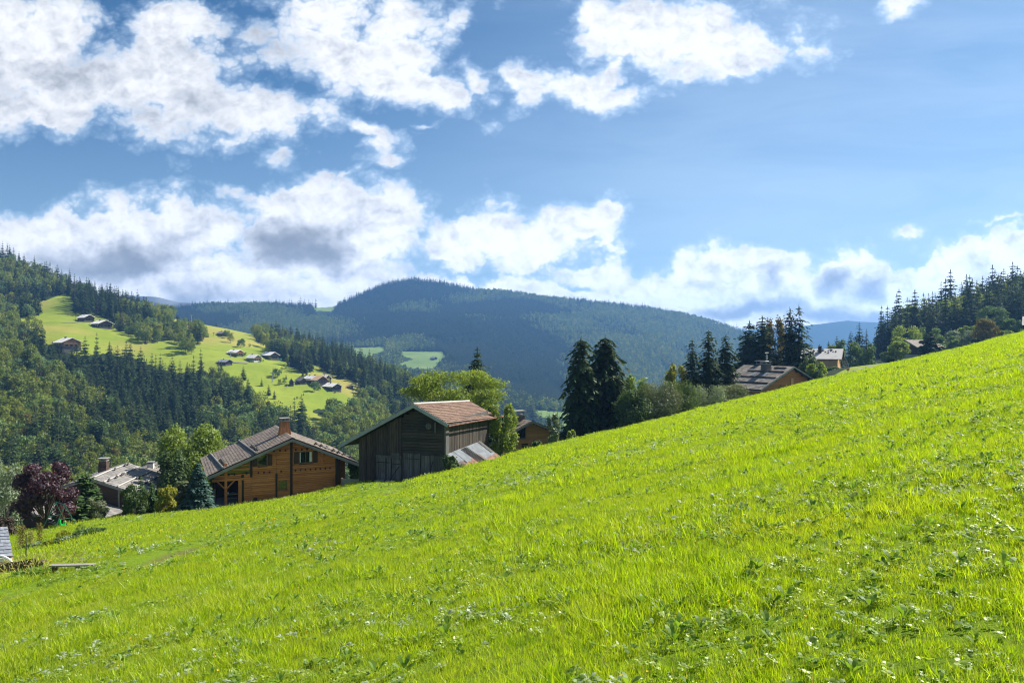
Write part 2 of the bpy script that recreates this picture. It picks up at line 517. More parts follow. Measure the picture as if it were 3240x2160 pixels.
def vnoise(x, y, s, seed=0):
    """smooth value noise, vectorised"""
    x = np.asarray(x, dtype=float) / s; y = np.asarray(y, dtype=float) / s
    xi = np.floor(x).astype(int); yi = np.floor(y).astype(int)
    fx = x - xi; fy = y - yi
    fx = fx * fx * (3 - 2 * fx); fy = fy * fy * (3 - 2 * fy)

    def h(a, b):
        n = (a * 374761393 + b * 668265263 + seed * 1442695) & 0x7fffffff
        n = ((n ^ (n >> 13)) * 1274126177) & 0x7fffffff
        return ((n ^ (n >> 16)) & 0xffff) / 65535.0
    return (h(xi, yi) * (1 - fx) + h(xi + 1, yi) * fx) * (1 - fy) + (h(xi, yi + 1) * (1 - fx) + h(xi + 1, yi + 1) * fx) * fy - 0.5


def fbm(x, y, s, o=4, seed=0):
    r = 0; a = 1
    for k in range(o):
        r = r + a * vnoise(x, y, s, seed + k); s *= 0.5; a *= 0.5
    return r


# the worn track across the meadow: photo pixels on the ground
TRACK = [(-200, 1935), (0, 1882), (159, 1842), (320, 1806), (478, 1768), (600, 1730), (760, 1685), (932, 1635), (1060, 1597), (1200, 1561), (1290, 1536)]


def gz(x, y, detail=True):
    x = np.asarray(x, dtype=float); y = np.asarray(y, dtype=float)
    t = np.clip(x / np.maximum(y, 6.0), -0.85, 1.2)
    D = np.interp(t, E_t, E_d)
    s = np.interp(t, E_t, E_v) - 1.7 / D
    c = s - (B0 - A0 * t)
    z = -1.7 + A0 * x - B0 * y - y * c * sstep(y, 3.0, 22.0)
    e = np.maximum(y - D, 0)
    z = z - 0.34 * e * e / (e + 7.0)
    z = z - 1.1 * np.exp(-(((t + 0.68) / 0.17) ** 2) - ((y - 38) / 13.0) ** 2)      # hollow of the garden
    if detail:
        k = sstep(y, 2, 10) * (1 - sstep(y, D - 8, D) * 0.8)
        z = z + k * (0.16 * vnoise(x, y, 5.0, 3) + 0.07 * vnoise(x, y, 1.7, 5))
        z = z - track_w(x, y, .7) * 0.24
    return z


def ground_hit(px, py, y0=2.0, y1=140.0):
    ys = np.linspace(y0, y1, 3000)
    zs = gz(ys * (px - CX) / F, ys, False)
    zr = (CY - py) / F * ys
    i = np.argmax(zr <= zs)
    return np.array([ys[i] * (px - CX) / F, ys[i], float(zs[i])])


_tr = None


def track_w(x, y, wid=0.55):
    if _tr is None: return np.zeros(np.shape(x))
    d = np.full(np.shape(x), 1e9)
    for i in range(len(_tr) - 1):
        a = _tr[i]; b = _tr[i + 1]; ab = b - a
        u = np.clip(((x - a[0]) * ab[0] + (y - a[1]) * ab[1]) / (ab @ ab), 0, 1)
        d = np.minimum(d, np.hypot(x - a[0] - u * ab[0], y - a[1] - u * ab[1]))
    return np.exp(-(d / wid) ** 2)


_t = [ground_hit(px, py)[:2] for px, py in TRACK]
_tr = np.array(_t)


def gzf(x, y):
    return float(gz(np.array([x]), np.array([y]))[0])


def grid_mesh(name, X, Y, Z, mat, attr=None):
    ny, nx = X.shape
    V = np.stack([X.ravel(), Y.ravel(), Z.ravel()], 1)
    i = np.arange(ny - 1)[:, None] * nx + np.arange(nx - 1)[None, :]
    Fq = np.stack([i, i + 1, i + nx + 1, i + nx], -1).reshape(-1, 4)
    me = np_mesh(name, V, [Fq], [mat], smooth=True)
    if attr is not None:
        for k, a in attr.items():
            at = me.attributes.new(k, 'FLOAT', 'POINT'); at.data.foreach_set('value', a.ravel().astype(np.float32))
    return me


def ground_mat(name, ca, cb, cc, dirt=(0.12, 0.115, 0.04)):
    m, g = new_mat(name)
    v = coords(g)
    n1 = g.noise(v, 0.35, 4, 0.6); n2 = g.noise(v, 6.0, 5, 0.7); n3 = g.noise(v, 40.0, 3, 0.7)
    col = g.mix(g.rng(n2, 0.3, 0.7), ca, cb)
    col = g.mix(g.m('MULTIPLY', g.rng(n1, 0.45, 0.7), 0.5), col, cc)
    at = g.n('ShaderNodeAttribute', attribute_name='worn')
    wv = g.m('MULTIPLY', g.rng(g.m('ADD', at.outputs['Fac'], g.m('MULTIPLY', g.m('SUBTRACT', n2, 0.5), 0.9)), 0.35, 0.8), 0.9)
    col = g.mix(wv, col, dirt)
    finish(g, col, 0.95, n3, 0.6, 0.04, 0, 0.05)
    return m


M['soil'] = ground_mat('meadow_soil', (0.085, 0.150, 0.010), (0.16, 0.23, 0.018), (0.12, 0.18, 0.025))

xs = np.concatenate([np.linspace(-150, -62, 45), np.linspace(-60, 60, 300), np.linspace(62, 210, 70)])
ys = np.concatenate([np.linspace(-25, -1, 13), np.linspace(0, 30, 120), np.linspace(30.5, 175, 290)])
X, Y = np.meshgrid(xs, ys)
Z = gz(X, Y)
me = grid_mesh('meadow_ground', X, Y, Z, M['soil'], {'worn': track_w(X, Y, 0.60)})
tag(link('meadow_ground', me), kind='structure')


# ---- hillsides across the valley, each given by control points (photo x, photo y, depth)
def tps_fit(pts, vals, lam=1e-3):
    n = len(pts)
    d = np.linalg.norm(pts[:, None] - pts[None], axis=2)
    K = np.where(d > 0, d * d * np.log(d + 1e-12), 0) + lam * np.eye(n)
    Pm = np.hstack([np.ones((n, 1)), pts])
    A = np.block([[K, Pm], [Pm.T, np.zeros((3, 3))]])
    w_ = np.linalg.solve(A, np.concatenate([vals, np.zeros(3)]))

    def ev(q):
        sh = q.shape[:-1]; q = q.reshape(-1, 2)
        out = np.empty(len(q))
        for i in range(0, len(q), 20000):
            qq = q[i:i + 20000]
            dd = np.linalg.norm(qq[:, None] - pts[None], axis=2)
            out[i:i + 20000] = np.where(dd > 0, dd * dd * np.log(dd + 1e-12), 0) @ w_[:n] + w_[n] + qq @ w_[n + 1:]
        return out.reshape(sh)
    return ev


class Hill:
    """a hillside as real terrain: height over (azimuth, depth)"""
    def __init__(self, ctrl, dscale, lam=1e-3, rough=0.0, rs=60.0, seed=1, ncrest=0, fall=0.7):
        c = np.array(ctrl, dtype=float)
        self.crest = c[:ncrest] if ncrest else None       # the first points are the skyline; the ground falls behind it
        self.fall = fall
        self.px0 = c[:, 0].min(); self.px1 = c[:, 0].max()
        self.ds = dscale
        q = np.stack([(c[:, 0] - CX) / F * 2.0, c[:, 2] / dscale], 1)
        self.ev = tps_fit(q, (c[:, 1] - CY) / F, lam)
        self.rough = rough; self.rs = rs; self.seed = seed

    def z(self, x, y):
        t = x / y
        lo = (self.px0 - CX) / F; hi = (self.px1 - CX) / F
        t0 = t; t = np.clip(t, lo, hi)
        if self.crest is None:
            return -self.ev(np.stack([t * 2.0, y / self.ds], -1)) * y + self.rough * fbm(x, y, self.rs, 4, self.seed)
        px = t * F + CX
        cd = np.interp(px, self.crest[:, 0], self.crest[:, 2]); cv = (np.interp(px, self.crest[:, 0], self.crest[:, 1]) - CY) / F
        yy = np.minimum(y, cd)
        v = self.ev(np.stack([t * 2.0, yy / self.ds], -1))
        v = np.maximum(v, cv)                              # nothing in front stands above the skyline
        r = self.rough * fbm(x, y, self.rs, 4, self.seed) * (0.3 + 0.7 * np.clip((cd - y) / (0.15 * cd), 0, 1))
        return -v * yy + r - self.fall * np.maximum(y - cd, 0)

    def mesh(self, name, px0, px1, d0, d1, nt, nd, mat, maskf=None):
        t = np.linspace((px0 - CX) / F, (px1 - CX) / F, nt)
        d = d0 * (d1 / d0) ** np.linspace(0, 1, nd)
        T, D = np.meshgrid(t, d)
        X = T * D
        Z = self.z(X, D)
        attr = None
        if maskf is not None:
            attr = {'open': maskf(X, D, Z).astype(float)}
        return grid_mesh(name, X, D, Z, mat, attr)


def inpoly(px, py, poly):
    px = np.asarray(px, float); py = np.asarray(py, float)
    c = np.zeros(px.shape, bool)
    n = len(poly)
    for i in range(n):
        x0, y0 = poly[i]; x1, y1 = poly[(i + 1) % n]
        k = ((y0 > py) != (y1 > py))
        xi = (x1 - x0) * (py - y0) / ((y1 - y0) + 1e-9) + x0
        c ^= k & (px < xi)
    return c


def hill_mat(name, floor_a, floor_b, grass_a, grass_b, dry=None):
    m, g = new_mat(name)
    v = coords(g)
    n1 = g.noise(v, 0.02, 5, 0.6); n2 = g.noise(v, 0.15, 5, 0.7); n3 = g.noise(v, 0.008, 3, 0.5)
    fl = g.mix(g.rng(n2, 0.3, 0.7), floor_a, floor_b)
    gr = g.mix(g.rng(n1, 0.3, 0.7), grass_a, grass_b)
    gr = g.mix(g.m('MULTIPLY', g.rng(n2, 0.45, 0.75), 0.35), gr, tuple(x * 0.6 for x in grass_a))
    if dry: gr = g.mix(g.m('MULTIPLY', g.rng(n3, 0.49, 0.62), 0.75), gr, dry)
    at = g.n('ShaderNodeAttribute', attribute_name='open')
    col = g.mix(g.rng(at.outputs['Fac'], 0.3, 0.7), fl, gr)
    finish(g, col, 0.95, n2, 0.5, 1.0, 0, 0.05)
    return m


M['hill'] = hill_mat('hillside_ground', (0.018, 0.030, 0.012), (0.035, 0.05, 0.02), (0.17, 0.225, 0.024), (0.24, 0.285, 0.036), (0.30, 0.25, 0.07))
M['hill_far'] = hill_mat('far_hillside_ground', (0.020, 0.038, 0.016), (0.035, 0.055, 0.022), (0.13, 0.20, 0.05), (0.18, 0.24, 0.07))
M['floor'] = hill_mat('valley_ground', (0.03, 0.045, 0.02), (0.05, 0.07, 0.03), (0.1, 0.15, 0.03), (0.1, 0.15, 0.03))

# left hillside with the meadows and the scattered chalets
HL = Hill([(-300, 700, 1050), (0, 815, 980), (120, 868, 960), (250, 915, 930), (370, 975, 900), (560, 1010, 900), (700, 1035, 900), (820, 1060, 900), (950, 1090, 900),
           (1100, 1140, 850), (1250, 1200, 800), (1400, 1270, 760), (1600, 1400, 740),
           (60, 975, 800), (300, 955, 830), (270, 1008, 740), (330, 1026, 720), (210, 1070, 640), (480, 1110, 650), (620, 1075, 740), (700, 1055, 800),
           (700, 1150, 630), (800, 1220, 590), (880, 1270, 560), (960, 1300, 540), (1050, 1255, 600), (850, 1130, 700), (940, 1160, 690), (1140, 1210, 660), (1000, 1170, 700),
           (-300, 1000, 700), (-100, 1150, 520), (150, 1290, 520), (300, 1300, 530), (500, 1300, 520), (650, 1350, 480), (800, 1400, 470), (1000, 1430, 460), (1180, 1400, 520), (1330, 1400, 600),
           (0, 1500, 330), (300, 1560, 330), (600, 1600, 330), (900, 1600, 350), (1200, 1560, 400), (1500, 1560, 450), (-300, 1500, 330), (700, 1750, 250), (0, 1750, 250), (1400, 1700, 330)],
          500.0, 2e-3, 3.0, 60.0, 11, 13)
MEADOW = [(55, 978), (205, 930), (235, 940), (290, 985), (345, 1015), (370, 1045), (440, 1062), (480, 1085), (540, 1075), (560, 1040), (545, 1000), (560, 990), (640, 1008),
          (760, 1036), (800, 1056), (815, 1082), (930, 1122), (960, 1150), (1010, 1160), (1075, 1180), (1120, 1205), (1145, 1225), (1130, 1252), (1050, 1264), (1000, 1264),
          (965, 1275), (985, 1300), (1030, 1325), (1010, 1332), (940, 1312), (880, 1277), (830, 1242), (770, 1197), (690, 1157), (640, 1147), (560, 1152), (500, 1137),
          (430, 1102), (330, 1087), (250, 1097), (165, 1077), (110, 1022)]


def proj(X, Y, Z):
    return CX + F * X / Y, CY - F * Z / Y


def open_left(X, Y, Z):
    px, py = proj(X, Y, Z)
    # grass runs on under the edge of the wood
    return (inpoly(px, py, MEADOW) | inpoly(px, py - 14, MEADOW) | inpoly(px, py - 30, MEADOW)) & (Y > 480)


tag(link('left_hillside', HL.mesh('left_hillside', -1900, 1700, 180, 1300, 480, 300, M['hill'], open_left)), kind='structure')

# the nearer spur on the far left
HS = Hill([(-300, 1000, 560), (0, 1120, 520), (120, 1160, 505), (200, 1200, 490), (300, 1290, 465), (370, 1340, 450), (470, 1400, 430), (570, 1460, 410), (700, 1560, 380),
           (-300, 1300, 400), (0, 1330, 400), (150, 1380, 395), (300, 1430, 380), (450, 1480, 370), (0, 1480, 340), (200, 1530, 330), (400, 1560, 320), (600, 1620, 320),
           (0, 1620, 270), (300, 1650, 270), (600, 1720, 270), (-300, 1500, 320), (-300, 1650, 260)], 300.0, 2e-3, 2.0, 40.0, 21)


def spur_z(x, y):
    t = x / y
    z = HS.z(x, y)
    cd = np.interp(t * F + CX, [-300, 0, 200, 370, 570, 700], [560, 520, 490, 450, 410, 380])
    e = np.maximum(y - cd, 0)
    return z - 0.7 * e


_t_ = np.linspace((-1900 - CX) / F, (720 - CX) / F, 300); _d_ = np.linspace(225, 640, 120)
T_, D_ = np.meshgrid(_t_, _d_)
me = grid_mesh('wooded_spur', T_ * D_, D_, spur_z(T_ * D_, D_), M['hill'], {'open': np.zeros(T_.shape)})
tag(link('wooded_spur', me), kind='structure')

# the big mountain in the middle
HM = Hill([(300, 1040, 2500), (520, 995, 2700), (560, 978, 2750), (640, 966, 2800), (850, 968, 2850), (950, 972, 2850), (1020, 975, 2900), (1070, 968, 2950), (1130, 937, 3000), (1200, 908, 3050), (1250, 893, 3080),
           (1310, 886, 3100), (1400, 896, 3080), (1500, 918, 3050), (1600, 921, 3000), (1700, 938, 2950), (1850, 953, 2900), (2000, 968, 2850), (2150, 993, 2800),
           (2250, 1018, 2750), (2350, 1055, 2700), (2450, 1110, 2650), (2600, 1200, 2600),
           (600, 1080, 2200), (900, 1090, 2150), (1100, 1060, 2350), (1300, 1020, 2500), (1500, 1030, 2400), (1700, 1040, 2400), (1900, 1060, 2350), (2100, 1090, 2300), (2300, 1150, 2250),
           (900, 1180, 1850), (1150, 1130, 1900), (1270, 1118, 1950), (1400, 1120, 1950), (1400, 1165, 1750), (1300, 1165, 1750), (1600, 1150, 1850), (1800, 1170, 1800), (2000, 1200, 1800), (2200, 1240, 1800),
           (900, 1260, 1500), (1200, 1220, 1500), (1500, 1230, 1500), (1700, 1270, 1450), (1900, 1290, 1450), (2200, 1330, 1450),
           (900, 1400, 1100), (1300, 1340, 1100), (1600, 1340, 1100), (1800, 1345, 1100), (2000, 1370, 1100), (2300, 1400, 1100), (2600, 1400, 1100),
           (900, 1600, 800), (1500, 1480, 800), (1900, 1480, 800), (2400, 1550, 800), (300, 1400, 1300), (300, 1200, 2000), (2600, 1300, 1800)], 1500.0, 1e-3, 26.0, 420.0, 31, 23)
CLEAR = [[(1118, 1100), (1225, 1096), (1215, 1110), (1178, 1122), (1150, 1140), (1120, 1130)],
         [(1268, 1112), (1400, 1113), (1410, 1128), (1392, 1142), (1372, 1167), (1300, 1167), (1262, 1150), (1290, 1142), (1310, 1136), (1275, 1128)],
         [(985, 958), (1070, 958), (1050, 985), (1000, 983)], [(1778, 1335), (1816, 1330), (1800, 1356), (1784, 1350)], [(1690, 1295), (1850, 1310), (1850, 1325), (1700, 1318)]]


def open_mount(X, Y, Z):
    px, py = proj(X, Y, Z)
    r = np.zeros(px.shape, bool)
    for c in CLEAR: r |= inpoly(px, py, c)
    return r


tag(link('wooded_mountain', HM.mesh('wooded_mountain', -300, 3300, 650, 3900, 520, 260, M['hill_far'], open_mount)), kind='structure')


# distant ridges
def ridge(name, pts, d, depth, mat, seed, bump):
    px = np.array([p[0] for p in pts], float); py = np.array([p[1] for p in pts], float)
    t = np.linspace(px[0], px[-1], 260)
    top = np.interp(t, px, py)
    tt = (t - CX) / F
    us = np.linspace(-1, 1, 50)
    U, T = np.meshgrid(us, tt, indexing='ij')
    Y = d + U * depth
    X = T * d * (1 + 0.0 * U)
    H = (CY - top) / F * d
    Z = H[None, :] * np.ones_like(U) - np.abs(U) ** 1.2 * (H[None, :] + 450) + bump * fbm(X, Y, 900, 5, seed) * np.clip(np.abs(U) * 3, 0.06, 1)
    Z = np.maximum(Z, -400)
    return tag(link(name, grid_mesh(name, X, Y, Z, mat, {'open': np.zeros(X.shape)})), kind='structure')


M['rock'] = plain('far_rock', (0.22, 0.22, 0.21), 0.9, var=0.3, scale=0.004)
ridge('distant_ridge', [(2200, 1060), (2380, 1040), (2540, 1030), (2575, 1024), (2600, 1022), (2640, 1017), (2680, 1012), (2720, 1016), (2780, 1018), (2900, 1010), (3100, 1030), (3300, 1040)], 4600, 800, M['hill_far'], 5, 80)
ridge('distant_rocky_mountain', [(250, 1000), (400, 930), (500, 935), (560, 950), (640, 955), (760, 965), (900, 985), (1050, 1000), (1200, 1040)], 4500, 900, M['rock'], 9, 160)

# low ground under everything
X, Y = np.meshgrid(np.linspace(-4200, 4200, 90), np.concatenate([np.linspace(-30, 600, 40), np.linspace(650, 5500, 50)]))
Z = -22 - 0.16 * np.maximum(Y - 60, 0); Z = np.maximum(Z, -330) + 10 * fbm(X, Y, 500, 3, 2)
Z = np.where(Y < 60, -60, Z)
tag(link('valley_ground', grid_mesh('valley_ground', X, Y, Z, M['floor'], {'open': np.zeros(X.shape)})), kind='structure')

# right hillside with the wood, and the lower meadow with the lane
HR = Hill([(2300, 1250, 280), (2560, 1190, 320), (2720, 1140, 380), (2850, 1085, 400), (3000, 1020, 420), (3150, 985, 430), (3250, 960, 440), (3600, 880, 460), (2350, 1300, 175), (2500, 1270, 175), (2400, 1450, 130), (3000, 1350, 130), (2620, 1186, 190), (2720, 1176, 190), (2860, 1163, 190), (2560, 1190, 230), (2640, 1172, 235), (2720, 1161, 238), (2860, 1140, 250), (2960, 1133, 250), (3100, 1125, 230), (3300, 1100, 230),
           (2700, 1155, 300), (2850, 1138, 300), (3000, 1110, 300), (3150, 1085, 300), (3300, 1060, 300), (3600, 1010, 300),
           (2300, 1300, 220), (3300, 1180, 170), (3600, 1130, 170)],
          250.0, 2e-3, 1.0, 40.0, 41, 8, 0.4)
RLAWN = [(2545, 1230), (2660, 1176), (2690, 1162), (2740, 1155), (2850, 1143), (2900, 1140), (3300, 1120), (3300, 1250), (2500, 1300)]
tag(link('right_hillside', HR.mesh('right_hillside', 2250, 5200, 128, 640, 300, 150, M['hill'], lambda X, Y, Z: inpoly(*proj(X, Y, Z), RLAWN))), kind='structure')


# ================================================================== plants
def quads(c, d, s, L, Wd):
    """leaf-like rhombs: centres c, long axis d (unit), side axis s (unit), half length L, half width Wd"""
    L = L[:, None]; Wd = Wd[:, None]
    V = np.stack([c - d * L, c + s * Wd, c + d * L, c - s * Wd], 1).reshape(-1, 3)
    Fq = np.arange(len(c) * 4).reshape(-1, 4)
    return V, Fq


def unit(v):
    return v / (np.linalg.norm(v, axis=-1, keepdims=True) + 1e-9)


def spruce_crown(h, r, seed, whorls=22, per=7, card=5, size=1.0, base=0.06, droop=0.35, gap=0.0, pointy=0.9, width=1.0, lean=0.0):
    """needle sprays along drooping branches"""
    rs = np.random.RandomState(seed)
    C, Dv, Sv, Ls, Ws = [], [], [], [], []
    for k in range(whorls):
        f = (k + rs.uniform(-.3, .3)) / whorls
        f = min(max(f, 0.0), 0.985)
        z = h * (base + (1 - base) * f)
        rad = r * (1 - f) ** pointy * rs.uniform(0.78, 1.12) + 0.05 * r
        if f < 0.12: rad *= 0.75 + f * 2
        n = max(3, int(per * (0.55 + 0.6 * (1 - f))))
        a0 = rs.uniform(0, 6.28)
        for b in range(n):
            if rs.rand() < gap: continue
            a = a0 + 6.283 * b / n + rs.uniform(-.3, .3)
            br = rad * rs.uniform(0.62, 1.18)
            out = np.array([cos(a), sin(a), 0.0])
            side = np.array([-sin(a), cos(a), 0.0])
            m = max(2, int(card * (0.4 + br / r)))
            for q in range(m):
                u = (q + 0.6 + rs.uniform(-.3, .3)) / m
                p = out * br * u + np.array([lean * z, 0, z - droop * br * u * u + 0.14 * br * max(0, u - .7)])
                ln = size * (0.34 * br + 0.16) * (1.15 - 0.5 * u)
                for sg in (-1, 1):
                    dd = out * 0.75 + side * sg * rs.uniform(.35, .9) + np.array([0, 0, rs.uniform(-.55, .05) - droop * u * .6])
                    dd = dd / np.linalg.norm(dd)
                    ss = np.cross(dd, np.array([rs.uniform(-.5, .5), rs.uniform(-.5, .5), 1.0])); ss /= np.linalg.norm(ss)
                    C.append(p + dd * ln * .45 + rs.normal(0, .03 * br, 3)); Dv.append(dd); Sv.append(ss); Ls.append(ln * rs.uniform(.55, .85)); Ws.append(ln * rs.uniform(.16, .27) * width)
                # hanging twig
                if rs.rand() < 0.55:
                    dd = np.array([rs.uniform(-.3, .3), rs.uniform(-.3, .3), -1.0]); dd /= np.linalg.norm(dd)
                    ss = np.cross(dd, out + rs.normal(0, .4, 3)); ss /= (np.linalg.norm(ss) + 1e-6)
                    C.append(p + dd * ln * .25); Dv.append(dd); Sv.append(ss); Ls.append(ln * .42); Ws.append(ln * .17 * width)
    # leader
    for q in range(4):
        dd = np.array([rs.uniform(-.15, .15), rs.uniform(-.15, .15), 1.0]); dd /= np.linalg.norm(dd)
        C.append(np.array([lean * h, 0, h * (.94 + .015 * q)])); Dv.append(dd); Sv.append(unit(np.cross(dd, rs.normal(0, 1, 3)))); Ls.append(h * .035); Ws.append(h * .007 * size)
    return quads(np.array(C), np.array(Dv), np.array(Sv), np.array(Ls), np.array(Ws))


def round_crown(h, rx, seed, base=0.25, lobes=14, n=1200, leaf=0.3, ry=None, shape='dome', shell=0.45, lobe=0.42, up=0.0, aspect=0.55, rz=None):
    """leaf clusters on the shells of many overlapping lobes; light shows between the lobes"""
    rs = np.random.RandomState(seed)
    ry = ry or rx
    zc = h * (base + (1 - base) * 0.5); hz = h * (1 - base) * 0.5
    L = []
    for k in range(lobes):
        u = -0.85 + 1.75 * ((k * 0.7549 + rs.uniform(-.12, .12)) % 1.0); a = k * 2.4 + rs.uniform(-.35, .35)
        if shape == 'dome': pr = math.sqrt(max(0, 1 - max(u, -0.25) ** 2)) * (1.0 if u > -.25 else 0.9)
        elif shape == 'cone': pr = (1 - u) * .5 + .1
        elif shape == 'vase': pr = 0.45 + 0.5 * (u + 1) / 2
        else: pr = math.sqrt(max(0.05, 1 - u * u))
        rr = rs.uniform(.45, 1.05) ** .5 * pr
        lr = lobe * rs.uniform(.65, 1.15)
        L.append((rx * rr * (1 - lr * .6) * cos(a), ry * rr * (1 - lr * .6) * sin(a), zc + hz * u * (1 - lr * .5), lr))
    L = np.array(L)
    wgt = L[:, 3] ** 2; wgt /= wgt.sum()
    k = rs.choice(len(L), n, p=wgt)
    dirv = unit(rs.normal(0, 1, (n, 3)) + np.array([0, 0, .25]))
    rad = (1 - shell * rs.rand(n) ** 1.6)
    sc = np.stack([L[k, 3] * rx, L[k, 3] * ry, L[k, 3] * np.maximum(hz, .5 * rx) * .9], 1)
    # knobbly lobe surfaces
    kn = 1 + 0.16 * np.sin(dirv[:, 0] * 7 + k) * np.sin(dirv[:, 1] * 6 + 2 * k) + 0.10 * np.sin(dirv[:, 2] * 13 + k)
    c = L[k, :3] + dirv * sc * (rad * kn)[:, None]
    c += rs.normal(0, leaf * .35, (n, 3))
    nrm = unit(dirv + rs.normal(0, .55, (n, 3)))
    d = unit(np.cross(nrm, rs.normal(0, 1, (n, 3))) + np.array([0, 0, up]))
    s = unit(np.cross(nrm, d))
    ll = leaf * rs.uniform(.6, 1.25, n)
    keep = c[:, 2] > h * base * .45
    V, Fq = quads(c[keep], d[keep], s[keep], ll[keep], ll[keep] * aspect)
    return V, Fq, L


def limbs(mb, L, h, tr, base, seed, frac=0.8):
    """trunk with limbs that reach into the lobes"""
    rs = np.random.RandomState(seed + 5)
    top = h * (base + (1 - base) * .62)
    pts = [(0, 0, -1.0), (0, 0, 0), (rs.normal(0, .04) * h * .3, rs.normal(0, .04) * h * .3, h * base), (rs.normal(0, .03) * h, rs.normal(0, .03) * h, top)]
    mb.tube(pts, [tr * 1.3, tr * 1.15, tr * .75, tr * .2], 7)
    for q in L[:int(len(L) * frac)]:
        z0 = h * base * rs.uniform(.75, 1.3)
        z0 = min(z0, q[2] * .9)
        a = np.array([0, 0, z0]); b = np.array(q[:3]); mid = (a + b) / 2 + np.array([0, 0, -.06 * h]) + rs.normal(0, .02 * h, 3)
        mb.tube([a, mid, b], [tr * .42, tr * .24, tr * .06], 5, False)


def make_tree(name, crown_VF, trunk_mb, leaf, bark, loc, label=None, cat='tree', group=None, rot=0.0, one=False):
    V, Fq = crown_VF
    if one:                                           # one mesh, for trees too small to show their parts
        tv = np.array(trunk_mb.v); nb = len(V)
        fs = [Fq]; mi = [0] * len(Fq)
        by = {}
        for f in trunk_mb.f: by.setdefault(len(f), []).append([i + nb for i in f])
        for k_, l_ in by.items():
            fs.append(np.array(l_)); mi += [1] * len(l_)
        return np_mesh(name, np.vstack([V, tv]), fs, [leaf, bark], mi)
    root = empty(name, loc, rot)
    tag(root, label, cat, group)
    link('crown', np_mesh(name + '_crown', V, [Fq], [leaf]), root)
    trunk_mb.build('trunk', bark, root)
    return root


def copy_tree(root, loc, rot, sc, label=None, group=None):
    r = root.copy(); COL.objects.link(r)
    r.location = loc; r.rotation_euler = (0, 0, rot); r.scale = sc if isinstance(sc, tuple) else (sc, sc, sc)
    if label: r['label'] = label
    if group: r['group'] = group
    for ch in list(root.children):
        c = ch.copy(); COL.objects.link(c); c.parent = r
        for g_ in ch.children:
            d = g_.copy(); COL.objects.link(d); d.parent = c
    return r


# ---- small forest trees, one mesh each
def forest_spruce(seed, h, r, leaf, lod):
    tb = MB(); tb.tube([(0, 0, -2), (0, 0, h * .5), (0, 0, h * .96)], [h * .016, h * .010, h * .002], 5)
    VF = spruce_crown(h, r, seed, whorls=(17, 12, 6)[lod], per=(8, 6, 5)[lod], card=(3, 2, 2)[lod], size=(1.25, 1.45, 2.0)[lod], droop=.35, width=(1.8, 1.7, 1.9)[lod], base=.05, pointy=.62)
    return make_tree('spruce_tree', VF, tb, leaf, M['bark'], None, one=True)


def forest_broad(seed, h, r, leaf, lod, shape='dome', base=.12):
    V, Fq, L = round_crown(h, r, seed, base=base, lobes=(15, 11, 5)[lod], n=(900, 420, 90)[lod], leaf=(.50, .72, 1.5)[lod] * r / 4.5, shape=shape, lobe=.42)
    tb = MB()
    if lod < 2: limbs(tb, L, h, h * .016, base + .1, seed, .4)
    else: tb.tube([(0, 0, -2), (0, 0, h * .4)], [h * .02, h * .01], 4)
    return make_tree('broadleaf_tree', (V, Fq), tb, leaf, M['bark_grey'], None, one=True)


FS = [forest_spruce(100 + i, 20, (3.9, 3.3, 4.2, 3.0)[i % 4], M['spruce_far'], 0) for i in range(5)]
FD = [forest_spruce(130 + i, 17, 2.6, M['dead'], 1) for i in range(2)]
FB = [forest_broad(160, 14, 5.0, M['beech'], 0), forest_broad(161, 15, 4.6, M['beech'], 0, 'cone'), forest_broad(162, 13, 5.2, M['ash'], 0), forest_broad(163, 15, 4.4, M['beech'], 0, 'oval', .05),
      forest_broad(164, 12, 5.6, M['ash'], 0), forest_broad(165, 12, 4.0, M['bright'], 0), forest_broad(166, 12, 3.8, M['autumn'], 0, 'cone')]
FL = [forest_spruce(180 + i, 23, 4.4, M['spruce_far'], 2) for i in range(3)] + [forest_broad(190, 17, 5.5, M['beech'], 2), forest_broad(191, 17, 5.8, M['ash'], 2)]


def hidden_collection(name, meshes):
    c = bpy.data.collections.new(name)
    for i, me in enumerate(meshes):
        o = bpy.data.objects.new('%s_%03d' % (name, i), me)
        c.objects.link(o)
    return c


